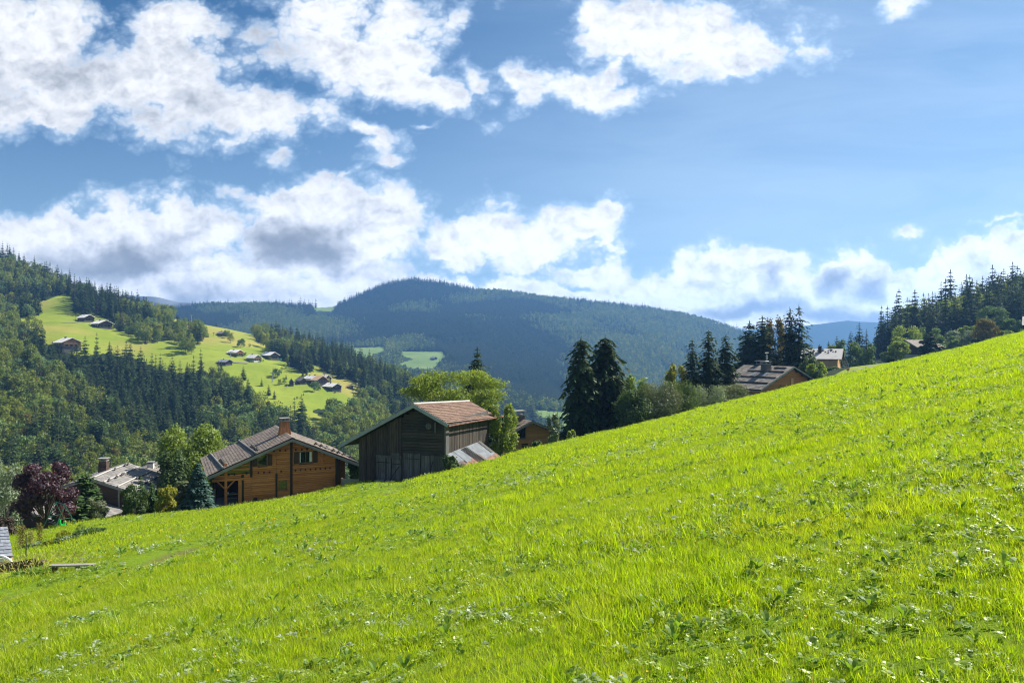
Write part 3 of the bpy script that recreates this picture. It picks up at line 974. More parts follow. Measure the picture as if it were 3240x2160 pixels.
def scatter(name, col, pts, rot, scl, idx, label, cat=None):
    """one object whose points carry instances (only for what nobody could count)"""
    me = bpy.data.meshes.new(name)
    pts = np.asarray(pts, dtype=np.float32)
    me.vertices.add(len(pts)); me.vertices.foreach_set('co', pts.ravel())
    a = me.attributes.new('rot', 'FLOAT_VECTOR', 'POINT'); a.data.foreach_set('vector', np.asarray(rot, dtype=np.float32).ravel())
    a = me.attributes.new('scl', 'FLOAT_VECTOR', 'POINT'); a.data.foreach_set('vector', np.asarray(scl, dtype=np.float32).ravel())
    a = me.attributes.new('idx', 'INT', 'POINT'); a.data.foreach_set('value', np.asarray(idx, dtype=np.int32))
    o = link(name, me)
    ng = bpy.data.node_groups.new(name, 'GeometryNodeTree')
    ng.interface.new_socket('Geometry', in_out='INPUT', socket_type='NodeSocketGeometry')
    ng.interface.new_socket('Geometry', in_out='OUTPUT', socket_type='NodeSocketGeometry')
    gi = ng.nodes.new('NodeGroupInput'); go = ng.nodes.new('NodeGroupOutput')
    ip = ng.nodes.new('GeometryNodeInstanceOnPoints')
    ci = ng.nodes.new('GeometryNodeCollectionInfo'); ci.inputs['Collection'].default_value = col
    ci.inputs['Separate Children'].default_value = True; ci.inputs['Reset Children'].default_value = True

    def na(nm, t):
        n = ng.nodes.new('GeometryNodeInputNamedAttribute'); n.data_type = t; n.inputs['Name'].default_value = nm
        return n.outputs['Attribute']
    ng.links.new(gi.outputs[0], ip.inputs['Points'])
    ng.links.new(ci.outputs[0], ip.inputs['Instance'])
    ip.inputs['Pick Instance'].default_value = True
    ng.links.new(na('idx', 'INT'), ip.inputs['Instance Index'])
    ng.links.new(na('rot', 'FLOAT_VECTOR'), ip.inputs['Rotation'])
    ng.links.new(na('scl', 'FLOAT_VECTOR'), ip.inputs['Scale'])
    ng.links.new(ip.outputs[0], go.inputs[0])
    md = o.modifiers.new('scatter', 'NODES'); md.node_group = ng
    tag(o, label, cat, None, 'stuff')
    return o


# ---- the woods: candidate trees, then the 300 largest of each kind become things of their own
rs = np.random.RandomState(77)
CAND = []        # kind, proto index, x, y, z, scale, region


def wood_mix(px, py, region, n):
    """share of spruces varies over the slope"""
    return n


def add_wood(hill_z, px0, px1, d0, d1, spacing, region, reject, share, hmul=1.0):
    # jittered grid in world space
    x0, x1 = min((px0 - CX) / F * d0, (px0 - CX) / F * d1), max((px1 - CX) / F * d0, (px1 - CX) / F * d1)
    gx = np.arange(x0, x1, spacing); gy = np.arange(d0, d1, spacing)
    GX, GY = np.meshgrid(gx, gy)
    GX = GX + rs.uniform(-.45, .45, GX.shape) * spacing; GY = GY + rs.uniform(-.45, .45, GY.shape) * spacing
    x = GX.ravel(); y = GY.ravel(); z = hill_z(x, y)
    px, py = proj(x, y, z)
    ok = (px > px0) & (px < px1) & ~reject(x, y, z, px, py)
    x, y, z, px, py = x[ok], y[ok], z[ok], px[ok], py[ok]
    n = len(x)
    cl = fbm(x, y, 55, 3, 5) + share(px, py)
    isp = cl + rs.uniform(-.22, .22, n) > 0
    sc = (0.72 + 0.5 * rs.rand(n)) * hmul
    for i in range(n):
        if isp[i]:
            if rs.rand() < 0.045: CAND.append(('dead', rs.randint(2), x[i], y[i], z[i], sc[i] * .9, region))
            else: CAND.append(('spruce', rs.randint(5), x[i], y[i], z[i], sc[i] * rs.uniform(.85, 1.15), region))
        else:
            q = rs.choice(7, p=[.24, .2, .2, .16, .12, .05, .03])
            CAND.append(('broad', q, x[i], y[i], z[i], sc[i], region))


BANDS = [[(556, 1050), (578, 1050), (600, 1085), (612, 1125), (596, 1130), (570, 1100)], [(606, 1044), (640, 1046), (648, 1072), (625, 1080), (608, 1066)],
         [(345, 1010), (375, 1048), (420, 1068), (470, 1092), (500, 1090), (520, 1062)], [(1015, 1150), (1080, 1172), (1125, 1198), (1128, 1212), (1060, 1196), (1022, 1172)],
         [(205, 925), (230, 950), (232, 990), (262, 998), (300, 1000), (290, 940)], [(838, 1100), (900, 1112), (950, 1135), (990, 1175), (960, 1180), (905, 1150), (860, 1128)],
         [(55, 970), (100, 968), (130, 990), (95, 1010), (60, 1000)]]


def rej_left(x, y, z, px, py):
    r = np.zeros(px.shape, bool)
    for dy in (0, 14, 28, 42, 54):
        r |= inpoly(px, py - dy, MEADOW)
    r |= inpoly(px, py, [(150, 1040), (285, 1040), (290, 1150), (150, 1150)])
    for b_ in BANDS:
        r &= ~(inpoly(px, py, b_) & (y > 480))
    r &= y > 500
    cd = np.interp(px, HL.crest[:, 0], HL.crest[:, 2])
    r |= y > cd + 15
    # hidden behind the spur, or below the meadow edge
    r |= (py > 1640) | (y < 300)
    return r


def rej_spur(x, y, z, px, py):
    cd = np.interp(px, [-300, 0, 200, 370, 570, 700], [560, 520, 490, 450, 410, 380])
    r = (y > cd + 6)
    for dy in (0, 20, 45):
        r |= inpoly(px, py - dy, [(40, 960), (520, 960), (520, 1130), (285, 1120), (150, 1100), (120, 1060)])
    return r | (py > 1680)


add_wood(HL.z, -1300, 1560, 300, 1060, 8.2, 'left', rej_left, lambda px, py: 0.16 * np.sin(px / 140.0) - 0.10 + np.where(py < 1000, .12, 0) + np.where((px > 1000) & (py > 1230) & (px < 1240), -.25, 0) + np.where((px > 850) & (py < 1150), .2, 0) + np.where((px > 240) & (px < 1000) & (py > 1170), .24, 0))  # the ravine's shade is put in as a larger share of dark spruces
add_wood(spur_z, -1300, 700, 240, 540, 7.2, 'spur', rej_spur, lambda px, py: -0.20 + 0 * px, .95)


def rej_right(x, y, z, px, py):
    cd = np.interp(px, HR.crest[:, 0], HR.crest[:, 2])
    lim = np.interp(px, [2500, 2600, 2700, 2780, 2860, 2980, 3080, 3300, 3700], [900, 900, 900, 360, 345, 318, 308, 300, 300])
    return (y > cd + 25) | (y < lim)


add_wood(HR.z, 2580, 4600, 280, 500, 6.3, 'right', rej_right, lambda px, py: 0.34 + 0 * px, 1.12)

kinds = {'spruce': [], 'broad': []}
for c in CAND:
    k = 'broad' if c[0] == 'broad' else 'spruce'
    hgt = (20 if k == 'spruce' else 13.5) * c[5] / c[3]
    px, py = CX + F * c[2] / c[3], CY - F * (c[4] + 12) / c[3]
    vis = (0 < px < 3240) and py < np.interp(px, [0, 300, 600, 900, 1120, 1300, 1500, 2500, 3240], [1640, 1560, 1500, 1400, 1420, 1290, 1290, 1130, 1060])
    kinds[k].append((hgt if vis else 0.0, c))
REST = []
SETS = {'spruce': (FS, 'spruce_tree', 'spruce'), 'dead': (FD, 'dead_spruce', 'dead spruce'), 'broad': (FB, 'broadleaf_tree', 'broadleaf tree')}
LAB = {('spruce', 'left'): 'dark green spruce in the woods around the meadows across the valley',
       ('spruce', 'spur'): 'dark green spruce on the nearest wooded slope at the far left',
       ('spruce', 'right'): 'tall dark spruce in the wood above the right end of the meadow',
       ('dead', 'left'): 'bare brownish dead spruce in the woods across the valley',
       ('dead', 'spur'): 'bare brownish dead spruce on the nearest wooded slope at far left',
       ('dead', 'right'): 'thin brownish spruce in the wood at the right',
       ('broad', 'left'): 'rounded broadleaf tree in the woods around the meadows across the valley',
       ('broad', 'spur'): 'rounded yellowish green broadleaf tree on the nearest slope at far left',
       ('broad', 'right'): 'rounded broadleaf tree among the spruces of the right wood'}
for k, lst in kinds.items():
    lst.sort(key=lambda q: -q[0])
    nmax = 275 if k == 'spruce' else 255
    for j, (hg, c) in enumerate(lst):
        kd, pi_, x, y, z, sc, reg = c
        if j < nmax and hg > 0:
            protos, nm, cat = SETS[kd]
            o = link(nm, protos[pi_], None, (x, y, z - 0.3), rs.uniform(0, 6.28))
            o.scale = (sc * rs.uniform(.88, 1.12), sc * rs.uniform(.88, 1.12), sc)
            tag(o, LAB[(kd, reg)], cat, {'left': 'trees of the woods across the valley', 'spur': 'trees of the nearest left slope', 'right': 'trees of the wood at the right'}[reg])
        else:
            off = {'spruce': 0, 'dead': 5, 'broad': 7}[kd]
            REST.append((x, y, z - .3, sc, off + pi_))
R_ = np.array(REST)
colw = hidden_collection('wood_kinds', FS + FD + FB)
n = len(R_)
scatter('woodland', colw, R_[:, :3], np.stack([np.zeros(n), np.zeros(n), rs.uniform(0, 6.28, n)], 1), R_[:, 3:4] * rs.uniform(.9, 1.1, (n, 3)), R_[:, 4].astype(int), 'dense mixed woods covering the slopes across the valley', 'woods')
print('WOOD', len(CAND), 'rest', n)

# forest on the big mountain: far beyond counting
def mountain_points(n):
    # equal-area-ish sampling in world space, kept where the slope is wooded
    y = 900 + (3150 - 900) * rs.rand(n) ** 0.9
    px = rs.uniform(250, 2700, n)
    x = (px - CX) / F * y
    keep = rs.rand(n) < y / 3150
    x, y, px = x[keep], y[keep], px[keep]
    z = HM.z(x, y)
    px, py = proj(x, y, z)
    cd = np.interp(px, HM.crest[:, 0], HM.crest[:, 2])
    ok = (y < cd + 10)
    for c in CLEAR:
        for dy in (0, 6, 14): ok &= ~inpoly(px, py - dy, c)
    return x[ok], y[ok], z[ok], cd[ok]


x, y, z, cd = mountain_points(130000)
n = len(x)
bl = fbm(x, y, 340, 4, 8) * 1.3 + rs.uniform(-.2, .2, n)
idx = np.where(bl > 0.10, 3 + (rs.rand(n) > .5), rs.randint(0, 3, n))  # lighter broadleaf patches also stand in for sun and shade on the slope
sc = rs.uniform(.55, 1.0, n)
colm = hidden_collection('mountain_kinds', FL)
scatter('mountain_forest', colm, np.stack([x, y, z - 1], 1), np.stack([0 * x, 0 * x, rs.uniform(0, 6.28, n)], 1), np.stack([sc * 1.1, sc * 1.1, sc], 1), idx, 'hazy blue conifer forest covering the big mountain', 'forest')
# a skyline row of spruces on the two ridges
px = np.concatenate([rs.uniform(440, 1000, 200), rs.uniform(1070, 2450, 420)])
cd = np.interp(px, HM.crest[:, 0], HM.crest[:, 2]) - rs.uniform(0, 40, len(px))
x = (px - CX) / F * cd; z = HM.z(x, cd); sc = (.45 + .55 * rs.rand(len(px)) ** 2) * (1 + 1.1 * vnoise(px, px * 0, 45.0, 3)) * np.where(px < 1000, 1.25, 1.0)
scatter('ridge_spruces', colm, np.stack([x, cd, z - 1], 1), np.stack([0 * x, 0 * x, rs.uniform(0, 6.28, len(x))], 1), np.stack([sc, sc, sc], 1), rs.randint(0, 3, len(x)), 'row of spruce tops along the skyline of the mountain', 'forest')


# ================================================================== materials of the buildings
M['chalet_board'] = wood_mat('chalet_board', (0.29, 0.098, 0.032), (0.66, 0.270, 0.088), (0.12, 0.055, 0.025), (1.2, 3, 30), 0.5)
M['chalet_dark'] = wood_mat('chalet_dark', (0.022, 0.015, 0.011), (0.045, 0.028, 0.018), None, (4, 4, 1.5))
M['barn_board'] = wood_mat('barn_board', (0.026, 0.025, 0.025), (0.185, 0.176, 0.172), (0.020, 0.017, 0.015), (14, 14, .9), 0.7, 0.9)
M['barn_brown'] = wood_mat('barn_brown', (0.014, 0.013, 0.012), (0.120, 0.094, 0.072), (0.030, 0.026, 0.023), (12, 12, 1.0), 0.5, 0.9)
M['barn_log'] = wood_mat('barn_log', (0.012, 0.011, 0.010), (0.085, 0.072, 0.058), (0.018, 0.015, 0.013), (1.5, 2, 26), 0.6, 0.9)
M['new_wood'] = wood_mat('new_wood', (0.50, 0.28, 0.13), (0.68, 0.43, 0.22), None, (1.5, 2, 12))
M['mid_wood'] = wood_mat('mid_wood', (0.28, 0.135, 0.055), (0.50, 0.26, 0.11), (0.11, 0.055, 0.028), (1.2, 2, 22), 0.4)
M['red_wood'] = wood_mat('red_wood', (0.30, 0.115, 0.042), (0.52, 0.22, 0.085), (0.11, 0.045, 0.024), (1.2, 2, 22), 0.4)
M['old_wood'] = wood_mat('old_wood', (0.060, 0.038, 0.028), (0.120, 0.080, 0.055), None, (1.2, 2, 16))
M['grey_board'] = wood_mat('grey_board', (0.20, 0.185, 0.155), (0.34, 0.32, 0.27), None, (1.2, 2, 16))
M['verge'] = wood_mat('verge', (0.19, 0.185, 0.175), (0.27, 0.265, 0.25), (0.12, 0.115, 0.11), (2, 2, 10))
M['metal_verge'] = plain('metal_verge', (0.30, 0.335, 0.345), 0.55, 0.25, var=.10)
M['shingle'] = shingle_mat('shingle', (0.120, 0.092, 0.070), (0.29, 0.235, 0.185))
M['shingle_grey'] = shingle_mat('shingle_grey', (0.13, 0.12, 0.11), (0.30, 0.28, 0.255))
M['shingle_moss'] = shingle_mat('shingle_moss', (0.13, 0.11, 0.09), (0.29, 0.25, 0.21), (0.13, 0.13, 0.04))
M['tile'] = shingle_mat('tile', (0.120, 0.062, 0.044), (0.29, 0.195, 0.135), None, (0.16, 0.10, 0.075))
M['slate'] = shingle_mat('slate', (0.20, 0.215, 0.245), (0.36, 0.375, 0.41))
M['roof_light'] = shingle_mat('roof_light', (0.34, 0.32, 0.30), (0.52, 0.49, 0.46))
M['roof_far'] = shingle_mat('roof_far', (0.66, 0.62, 0.58), (0.85, 0.82, 0.78), None, (0.35, 0.33, 0.31))  # lighter roof copy for the hillside, glancing sun put into its colour
M['roof_orange'] = shingle_mat('roof_orange', (0.46, 0.30, 0.17), (0.62, 0.42, 0.25))
M['plaster'] = plain('plaster', (0.62, 0.60, 0.56), 0.9, var=.08)
M['concrete'] = plain('concrete', (0.30, 0.29, 0.27), 0.9, var=.15)
M['stone'] = plain('stone', (0.17, 0.155, 0.14), 0.9, var=.3, scale=6)
M['gravel'] = plain('gravel', (0.24, 0.215, 0.19), 0.95, var=.2, scale=9)
M['iron'] = plain('iron', (0.045, 0.035, 0.03), 0.6, 0.4)
M['rust'] = plain('rust', (0.24, 0.115, 0.075), 0.75, 0.1, var=.3, scale=2)
M['zinc'] = plain('zinc', (0.15, 0.17, 0.19), 0.75, 0.05, var=.18, scale=1.6, spec=.5)
M['zinc_brown'] = plain('zinc_brown', (0.12, 0.08, 0.06), 0.6, 0.2, var=.25, scale=2)
M['shutter'] = wood_mat('shutter', (0.050, 0.030, 0.018), (0.085, 0.050, 0.028), None, (8, 8, 1.2))
M['frame'] = plain('frame', (0.22, 0.125, 0.055), 0.6)
M['curtain'] = plain('curtain', (0.75, 0.78, 0.76), 0.9, var=.04)
M['green_paint'] = plain('green_paint', (0.03, 0.13, 0.075), 0.4)
M['lime'] = plain('lime', (0.03, 0.62, 0.10), 0.35, var=.03)
M['yellow_plastic'] = plain('yellow_plastic', (0.80, 0.48, 0.03), 0.4, var=.03)
M['white'] = plain('white', (0.78, 0.78, 0.77), 0.5, var=.03)
M['tarp'] = plain('tarp', (0.10, 0.50, 0.42), 0.5)
M['pylon'] = plain('pylon', (0.42, 0.45, 0.47), 0.5, 0.4)
m_, g = new_mat('glass')
p_ = g.n('ShaderNodeBsdfPrincipled'); p_.inputs['Base Color'].default_value = (0.012, 0.016, 0.014, 1); p_.inputs['Roughness'].default_value = 0.04
p_.inputs['Specular IOR Level'].default_value = 1.0; p_.inputs['Coat Weight'].default_value = 0.6; p_.inputs['Coat Roughness'].default_value = 0.02
o_ = g.n('ShaderNodeOutputMaterial'); g.l(p_.outputs[0], o_.inputs[0])
M['glass'] = m_


def shingles(mb, a, b, c, d, rows, cols, th=0.03, jit=0.02, lap=1.35, rs=None, wavy=0.0, skip=0.0):
    """roof covering: overlapping rows of single shingles between eave a-b and ridge d-c"""
    rs = rs or np.random.RandomState(4)
    a, b, c, d = [np.array(p, float) for p in (a, b, c, d)]
    n = np.cross(b - a, d - a); n /= np.linalg.norm(n)
    for i in range(rows):
        v0 = i / rows; v1 = min(1.0, (i + lap) / rows)
        off = (i % 2) * 0.5
        for j in range(-1 if off else 0, cols):
            u0 = (j + off) / cols; u1 = (j + off + 0.985) / cols
            u0 = max(u0, 0); u1 = min(u1, 1)
            if u1 - u0 < .1 / cols or rs.rand() < skip: continue
            dv = rs.uniform(-.10, .10) / rows
            q = []
            for (uu, vv, lift) in ((u0, v0 + dv, 1), (u1, v0 + dv, 1), (u1, v1, 0), (u0, v1, 0)):
                vv = max(0, min(1, vv))
                p = (a * (1 - uu) + b * uu) * (1 - vv) + (d * (1 - uu) + c * uu) * vv
                q.append(p + n * (lift * th * lap * .8 + .004 * (j % 3) + rs.uniform(0, jit * .4)))
            lo = [q[0] - n * th, q[1] - n * th]
            mb.add([q[0], q[1], q[2], q[3], lo[0], lo[1]], [(0, 1, 2, 3), (4, 5, 1, 0), (1, 5, 2), (0, 3, 4)])


def win(parent, x, z, w_, h_, y=0.0, name='window', shut=0, mull=1, sill=True, curtain=0, frame='frame', dz=(0, 0)):
    """window on the wall plane y facing -y; frame with pane, sill and shutters below it"""
    f = MB(); t = 0.07
    f.box(x - t, x, y - .05, y + .05, z, z + h_); f.box(x + w_, x + w_ + t, y - .05, y + .05, z, z + h_)
    f.box(x - t, x + w_ + t, y - .055, y + .055, z + h_, z + h_ + t); f.box(x - t, x + w_ + t, y - .055, y + .055, z - t, z)
    for k in range(1, mull):
        f.box(x + w_ * k / mull - .03, x + w_ * k / mull + .03, y - .03, y + .03, z, z + h_)
    fo = f.build(name, M[frame], parent)
    g_ = MB(); g_.box(x, x + w_, y + .02, y + .04, z, z + h_); g_.build('pane', M['glass'], fo)
    if sill:
        s_ = MB(); s_.box(x - .14, x + w_ + .14, y - .13, y - .056, z - .13, z - t); s_.build('sill', M['frame'], fo)
    if curtain:
        s_ = MB()
        s_.box(x + w_ * .80, x + w_ * .98, y + .005, y + .018, z + .02, z + h_ - .02); s_.box(x + .02, x + w_ * .09, y + .005, y + .018, z + .02, z + h_ - .02)
        s_.build('curtain', M['curtain'], fo)
    for sd_ in ((-1, 1) if shut == 2 else ()):
        s_ = MB(); sw = w_ * (.56 if mull == 1 else .38)
        x0 = x - t - sw - .03 if sd_ < 0 else x + w_ + t + .03
        nb = 4
        for k in range(nb):
            s_.box(x0 + sw * k / nb + .006, x0 + sw * (k + 1) / nb - .006, y - .09, y - .05, z - .10, z + h_ + .06)
        s_.box(x0, x0 + sw, y - .11, y - .091, z + .1, z + .18); s_.box(x0, x0 + sw, y - .11, y - .091, z + h_ - .2, z + h_ - .12)
        s_.build('shutter', M['shutter'], parent)
    return fo


def board_wall(mb, x0, x1, zb, zt_fn, y0, y1, bh=0.17, holes=(), rs=None, gap=0.012):
    """horizontal boards whose ends follow the slope of the roof; holes are (x0, x1, z0, z1)"""
    rs = rs or np.random.RandomState(3)
    z = zb
    zmax = max(zt_fn(x) for x in np.linspace(x0, x1, 80))
    xs_ = np.linspace(x0, x1, 400)
    tops = np.array([zt_fn(x) for x in xs_])
    while z < zmax - .02:
        h1 = min(z + bh - gap, zmax)
        okx = xs_[tops > h1 - .02]
        if len(okx) > 1:
            segs = [(okx[0], okx[-1])]
            for hx0, hx1, hz0, hz1 in holes:
                if hz0 < h1 - .02 and hz1 > z + .02:
                    ns = []
                    for s0, s1 in segs:
                        if hx0 > s0: ns.append((s0, min(s1, hx0)))
                        if hx1 < s1: ns.append((max(s0, hx1), s1))
                    segs = [q for q in ns if q[1] - q[0] > .02]
            for s0, s1 in segs:
                dy = rs.uniform(-.008, .008)
                mb.box(s0, s1, y0 + dy, y1, z, h1)
        z += bh


def chimney(parent, x, y, z0, z1, w_, d_, cap='concrete', body='stone', taper=0.8, legs=True, name='chimney'):
    c = MB()
    a, b = w_ / 2, d_ / 2; ta, tb_ = a * taper, b * taper
    c.add([(x - a, y - b, z0), (x + a, y - b, z0), (x + a, y + b, z0), (x - a, y + b, z0), (x - ta, y - tb_, z1), (x + ta, y - tb_, z1), (x + ta, y + tb_, z1), (x - ta, y + tb_, z1)],
          [(0, 3, 2, 1), (4, 5, 6, 7), (0, 1, 5, 4), (1, 2, 6, 5), (2, 3, 7, 6), (3, 0, 4, 7)])
    co = c.build(name, M[body], parent)
    k = MB(); hh = w_ * .16
    k.box(x - ta * 1.08, x + ta * 1.08, y - tb_ * 1.08, y + tb_ * 1.08, z1 + .002, z1 + hh * .4)
    for sx in (-1, 1):
        for sy in (-1, 1):
            k.box(x + sx * ta * .86 - .05, x + sx * ta * .86 + .05, y + sy * tb_ * .86 - .05, y + sy * tb_ * .86 + .05, z1 + hh * .4, z1 + hh * 1.6)
    k.box(x - ta * 1.25, x + ta * 1.25, y - tb_ * 1.25, y + tb_ * 1.25, z1 + hh * 1.6, z1 + hh * 2.15)
    k.build('chimney_cap', M[cap], co)
    return co


# ================================================================== the big brown chalet
def big_chalet():
    th = R(24.7)
    apx, apy, apz = P(925, 1384.5, 79.0)
    base_z = apz - 6.47
    root = empty('log_chalet', (apx, apy, base_z), th)
    tag(root, 'large brown timber chalet with wooden chimney and shuttered windows, left of the dark barn', 'chalet')
    xl, xr = -7.5, 4.95          # walls
    el, er = -8.28, 7.0          # eaves
    sl_l, sl_r = 3.41 / 8.28, 0.437
    zr = 6.47                    # ridge (top of covering) above patio
    Lr = 13.2                    # length of the roof
    y0 = 0.75                    # wall plane

    def top(x): return zr - .38 - (sl_l * -x if x < 0 else sl_r * x)
    gnd = lambda x: max(-2.5, gzf(apx + x * cos(th) - y0 * sin(th), apy + x * sin(th) + y0 * cos(th)) - base_z - .6)
    w_ = MB()
    holes = [(-7.6, -5.05, -9, 2.35), (-4.05 - 1.0, -3.05, 99, 99)]
    holes = [(-7.6, -5.0, -9, 2.32), (-3.36, -2.42, 3.66, 4.78), (0.78, 2.22, 3.66, 4.86), (-1.28, -.42, 1.02, 1.96), (-7.0, -4.15, 3.05, 4.9)]
    rs_ = np.random.RandomState(12)
    # boards between the corner posts, each bay with its own boards
    for a, b in ((xl, -4.0), (-3.98, -1.5), (-1.48, -.02), (0.0, 4.72), (4.74, xr)):
        board_wall(w_, a, b, -1.6, top, y0, y0 + .14, .190, holes, rs_, .026)
    # glazed gallery behind slats on the upper left
    wall = w_.build('wall', M['chalet_board'], root)
    s_ = MB(); s_.prism([(-7.0, 3.0), (-4.15, 3.0), (-4.15, top(-4.15) - .03), (-7.0, top(-7.0) - .03)], y0 + .11, y0 + .13); s_.build('gallery_glazing', M['glass'], root)
    s_ = MB()
    for k in range(4):
        z = 3.12 + k * .40
        x_a = max(-7.0, -(zr - .5 - z - .4) / sl_l)
        s_.box(x_a, -4.15, y0 - .01, y0 + .10, z + .20, z + .40)
    s_.build('gallery_slat', M['chalet_board'], root)
    # side and back walls, floor of the porch
    b = MB()
    for x in (xl + .002, xr - .14):
        b.box(x, x + .138, y0 + .15, Lr - .9, -1.6 if x > 0 else 2.42, top(x + .07) - .02)
    b.prism([(xl, 2.4), (xr, -1.5), (xr, top(xr)), (0, top(0)), (xl, top(xl))], Lr - .9, Lr - .75)
    b.box(-5.02, -4.9, y0 + .142, Lr - 1, -1.6, 2.39)
    b.box(-7.48, -5.03, y0 + 4.2, y0 + 4.3, -1.6, 2.39)
    b.box(xl, xr, y0 + .145, Lr - 1, 2.4, 2.5)
    b.build('inner_wall', M['chalet_dark'], root)
    # dark posts and corner boards
    p = MB()
    for x, z0_, z1_ in ((-7.32, -.2, 5.0), (-4.0, 2.55, top(-4.0)), (-4.88, -1.5, 2.85), (-1.5, -1.5, 2.75), (0, -1.5, zr - .45), (4.74, -1.2, top(4.74)), (xr - .1, 1.2, top(xr - .1))):
        pass
    for i, (x, z0_, z1_, ww, mt) in enumerate(((-6.45, -.5, 4.1, .13, 'chalet_board'), (-4.0, 2.55, top(-4.0) - .05, .11, 'chalet_dark'), (-4.85, -1.5, 2.85, .12, 'chalet_dark'), (-5.1, -1.0, 2.3, .16, 'chalet_board'),
                                              (-1.5, -1.5, 2.75, .09, 'chalet_dark'), (0, -1.5, zr - .5, .12, 'chalet_dark'), (4.74, -1.2, top(4.74) - .05, .13, 'chalet_dark'), (xr + .03, 0, top(xr) - .1, .12, 'chalet_dark'))):
        q = MB(); q.box(x - ww, x + ww, y0 - .10 - .012 * (i % 2), y0 - .012, z0_, z1_); q.build('post', M[mt], root)
    q = MB(); q.box(xl - .25, -4.7, y0 - .16, y0 + .3, 2.33, 2.56); q.build('beam', M['chalet_board'], root)
    # braces of the porch post
    for sx in (-1, 1):
        q = MB(); q.tube([(-6.45 + sx * .08, y0 - .06, 1.55), (-6.45 + sx * .85, y0 - .06, 2.36)], .075, 4); q.build('brace', M['chalet_board'], root)
    q = MB(); q.tube([(-7.35, y0 + 1.6, -.5), (-7.35, y0 + 1.6, 2.4)], .12, 5); q.build('post', M['chalet_dark'], root)
    # beam ends
    for x in [-6.15, -5.62, -4.45, -3.3, -2.75, -2.2, -1.03, .42, .95, 1.45, 1.97, 2.5, 3.0, 3.52, 4.02]:
        q = MB(); q.box(x - .065, x + .065, y0 - .13, y0 - .012, 2.86, 3.04); q.build('beam_end', M['chalet_dark'], root)
    for x in (-1.75, -1.15, -.6, .45, 1.05, 1.6, 2.15):
        q = MB(); q.box(x - .07, x + .07, y0 - .16, y0 - .012, 5.02, 5.2); q.build('beam_end', M['chalet_dark'], root)
    q = MB(); q.box(3.12, 3.32, y0 - .12, y0 - .012, 3.55, top(3.2) - .02); q.box(3.06, 3.38, y0 - .16, y0 - .012, 3.4, 3.55); q.build('bracket', M['chalet_board'], root)
    # the lower wing seen at the right end
    q = MB(); board_wall(q, xr + .25, xr + 1.05, .3, lambda x: top(x) - .05, y0 + 1.6, y0 + 1.75, .172, (), rs_)
    q.build('wall', M['red_wood'], root)
    # windows
    win(root, -3.30, 3.72, .82, 1.0, y0 + .03, shut=2)
    win(root, .86, 3.72, 1.28, 1.1, y0 + .03, shut=2, mull=2, curtain=1)
    win(root, -1.22, 1.08, .74, .82, y0 + .03)
    # roof
    r_ = MB(); t = .16
    zo = .06
    r_.slab((el, 0, zr - sl_l * -el - zo), (0, 0, zr - zo), (0, Lr, zr - zo), (el, Lr, zr - sl_l * -el - zo), t)
    r_.slab((0, 0, zr - zo), (er, 0, zr - sl_r * er - zo), (er, Lr, zr - sl_r * er - zo), (0, Lr, zr - zo), t)
    roof = r_.build('roof', M['chalet_dark'], root)
    s1 = MB(); s2 = MB()
    rs2 = np.random.RandomState(5)
    shingles(s1, (el - .05, Lr + .05, zr - sl_l * -(el - .05)), (el - .05, -.06, zr - sl_l * -(el - .05)), (0, -.06, zr), (0, Lr + .05, zr), 30, 44, .035, .03, rs=rs2)
    s1.build('shingles', M['shingle'], roof)
    shingles(s2, (er + .05, -.06, zr - sl_r * er), (er + .05, Lr + .05, zr - sl_r * er), (0, Lr + .05, zr), (0, -.06, zr), 26, 44, .035, .03, rs=rs2)
    s2.build('shingles', M['shingle'], roof)
    q = MB()
    q.slab((-.25, -.08, zr - .05), (0, -.08, zr + .07), (0, Lr + .06, zr + .07), (-.25, Lr + .06, zr - .05), .03)
    q.slab((0, -.08, zr + .07), (.25, -.08, zr - .05), (.25, Lr + .06, zr - .05), (0, Lr + .06, zr + .07), .03)
    q.build('ridge_cap', M['shingle'], roof)
    # verge boards
    for ex, sl in ((el, sl_l), (er, sl_r)):
        q = MB(); zt = zr - .10
        vs = [(0, -.12, zt), (ex, -.12, zt - sl * abs(ex)), (ex, -.12, zt - sl * abs(ex) - .30), (0, -.12, zt - .30), (0, -.065, zt), (ex, -.065, zt - sl * abs(ex)), (ex, -.065, zt - sl * abs(ex) - .30), (0, -.065, zt - .30)]
        q.add(vs, [(0, 1, 2, 3), (7, 6, 5, 4), (0, 4, 5, 1), (1, 5, 6, 2), (2, 6, 7, 3), (3, 7, 4, 0)])
        q.build('verge_board', M['verge'], root)
    # logs and stones that hold the shingles down
    for fx in (.50, .88):
        x = el * fx; z = zr - sl_l * -x + .14
        q = MB(); q.tube([(x + .5, -.1, z + .5 * sl_l), (x + .25, Lr * .5, z + .25 * sl_l), (x, Lr, z)], .105, 7); q.build('log', M['verge'], roof)
        for k in range(4):
            q = MB(); yy = 1.2 + k * 1.15 + rs2.uniform(-.2, .2); xx = x + .78 - yy / Lr * .5
            q.tube([(xx - .2, yy, zr + sl_l * xx + .12), (xx + .02, yy + .05, zr + sl_l * xx + .30), (xx + .2, yy, zr + sl_l * xx + .16)], [.12, .17, .1], 5); q.build('stone', M['stone'], roof)
    for k in range(7):
        x = 2.6 + k * .62
        q = MB(); z = zr - sl_r * x + .16
        q.tube([(x - .16, 1.2 + .3 * (k % 3), z), (x + .04, 1.25 + .3 * (k % 3), z + .16), (x + .2, 1.2 + .3 * (k % 3), z - .02)], [.1, .16, .1], 5); q.build('stone', M['stone'], roof)
    q = MB(); q.tube([(2.9, 1.6, zr - sl_r * 2.9 + .22), (6.9, 1.9, zr - sl_r * 6.9 + .22)], .09, 6); q.build('log', M['verge'], roof)
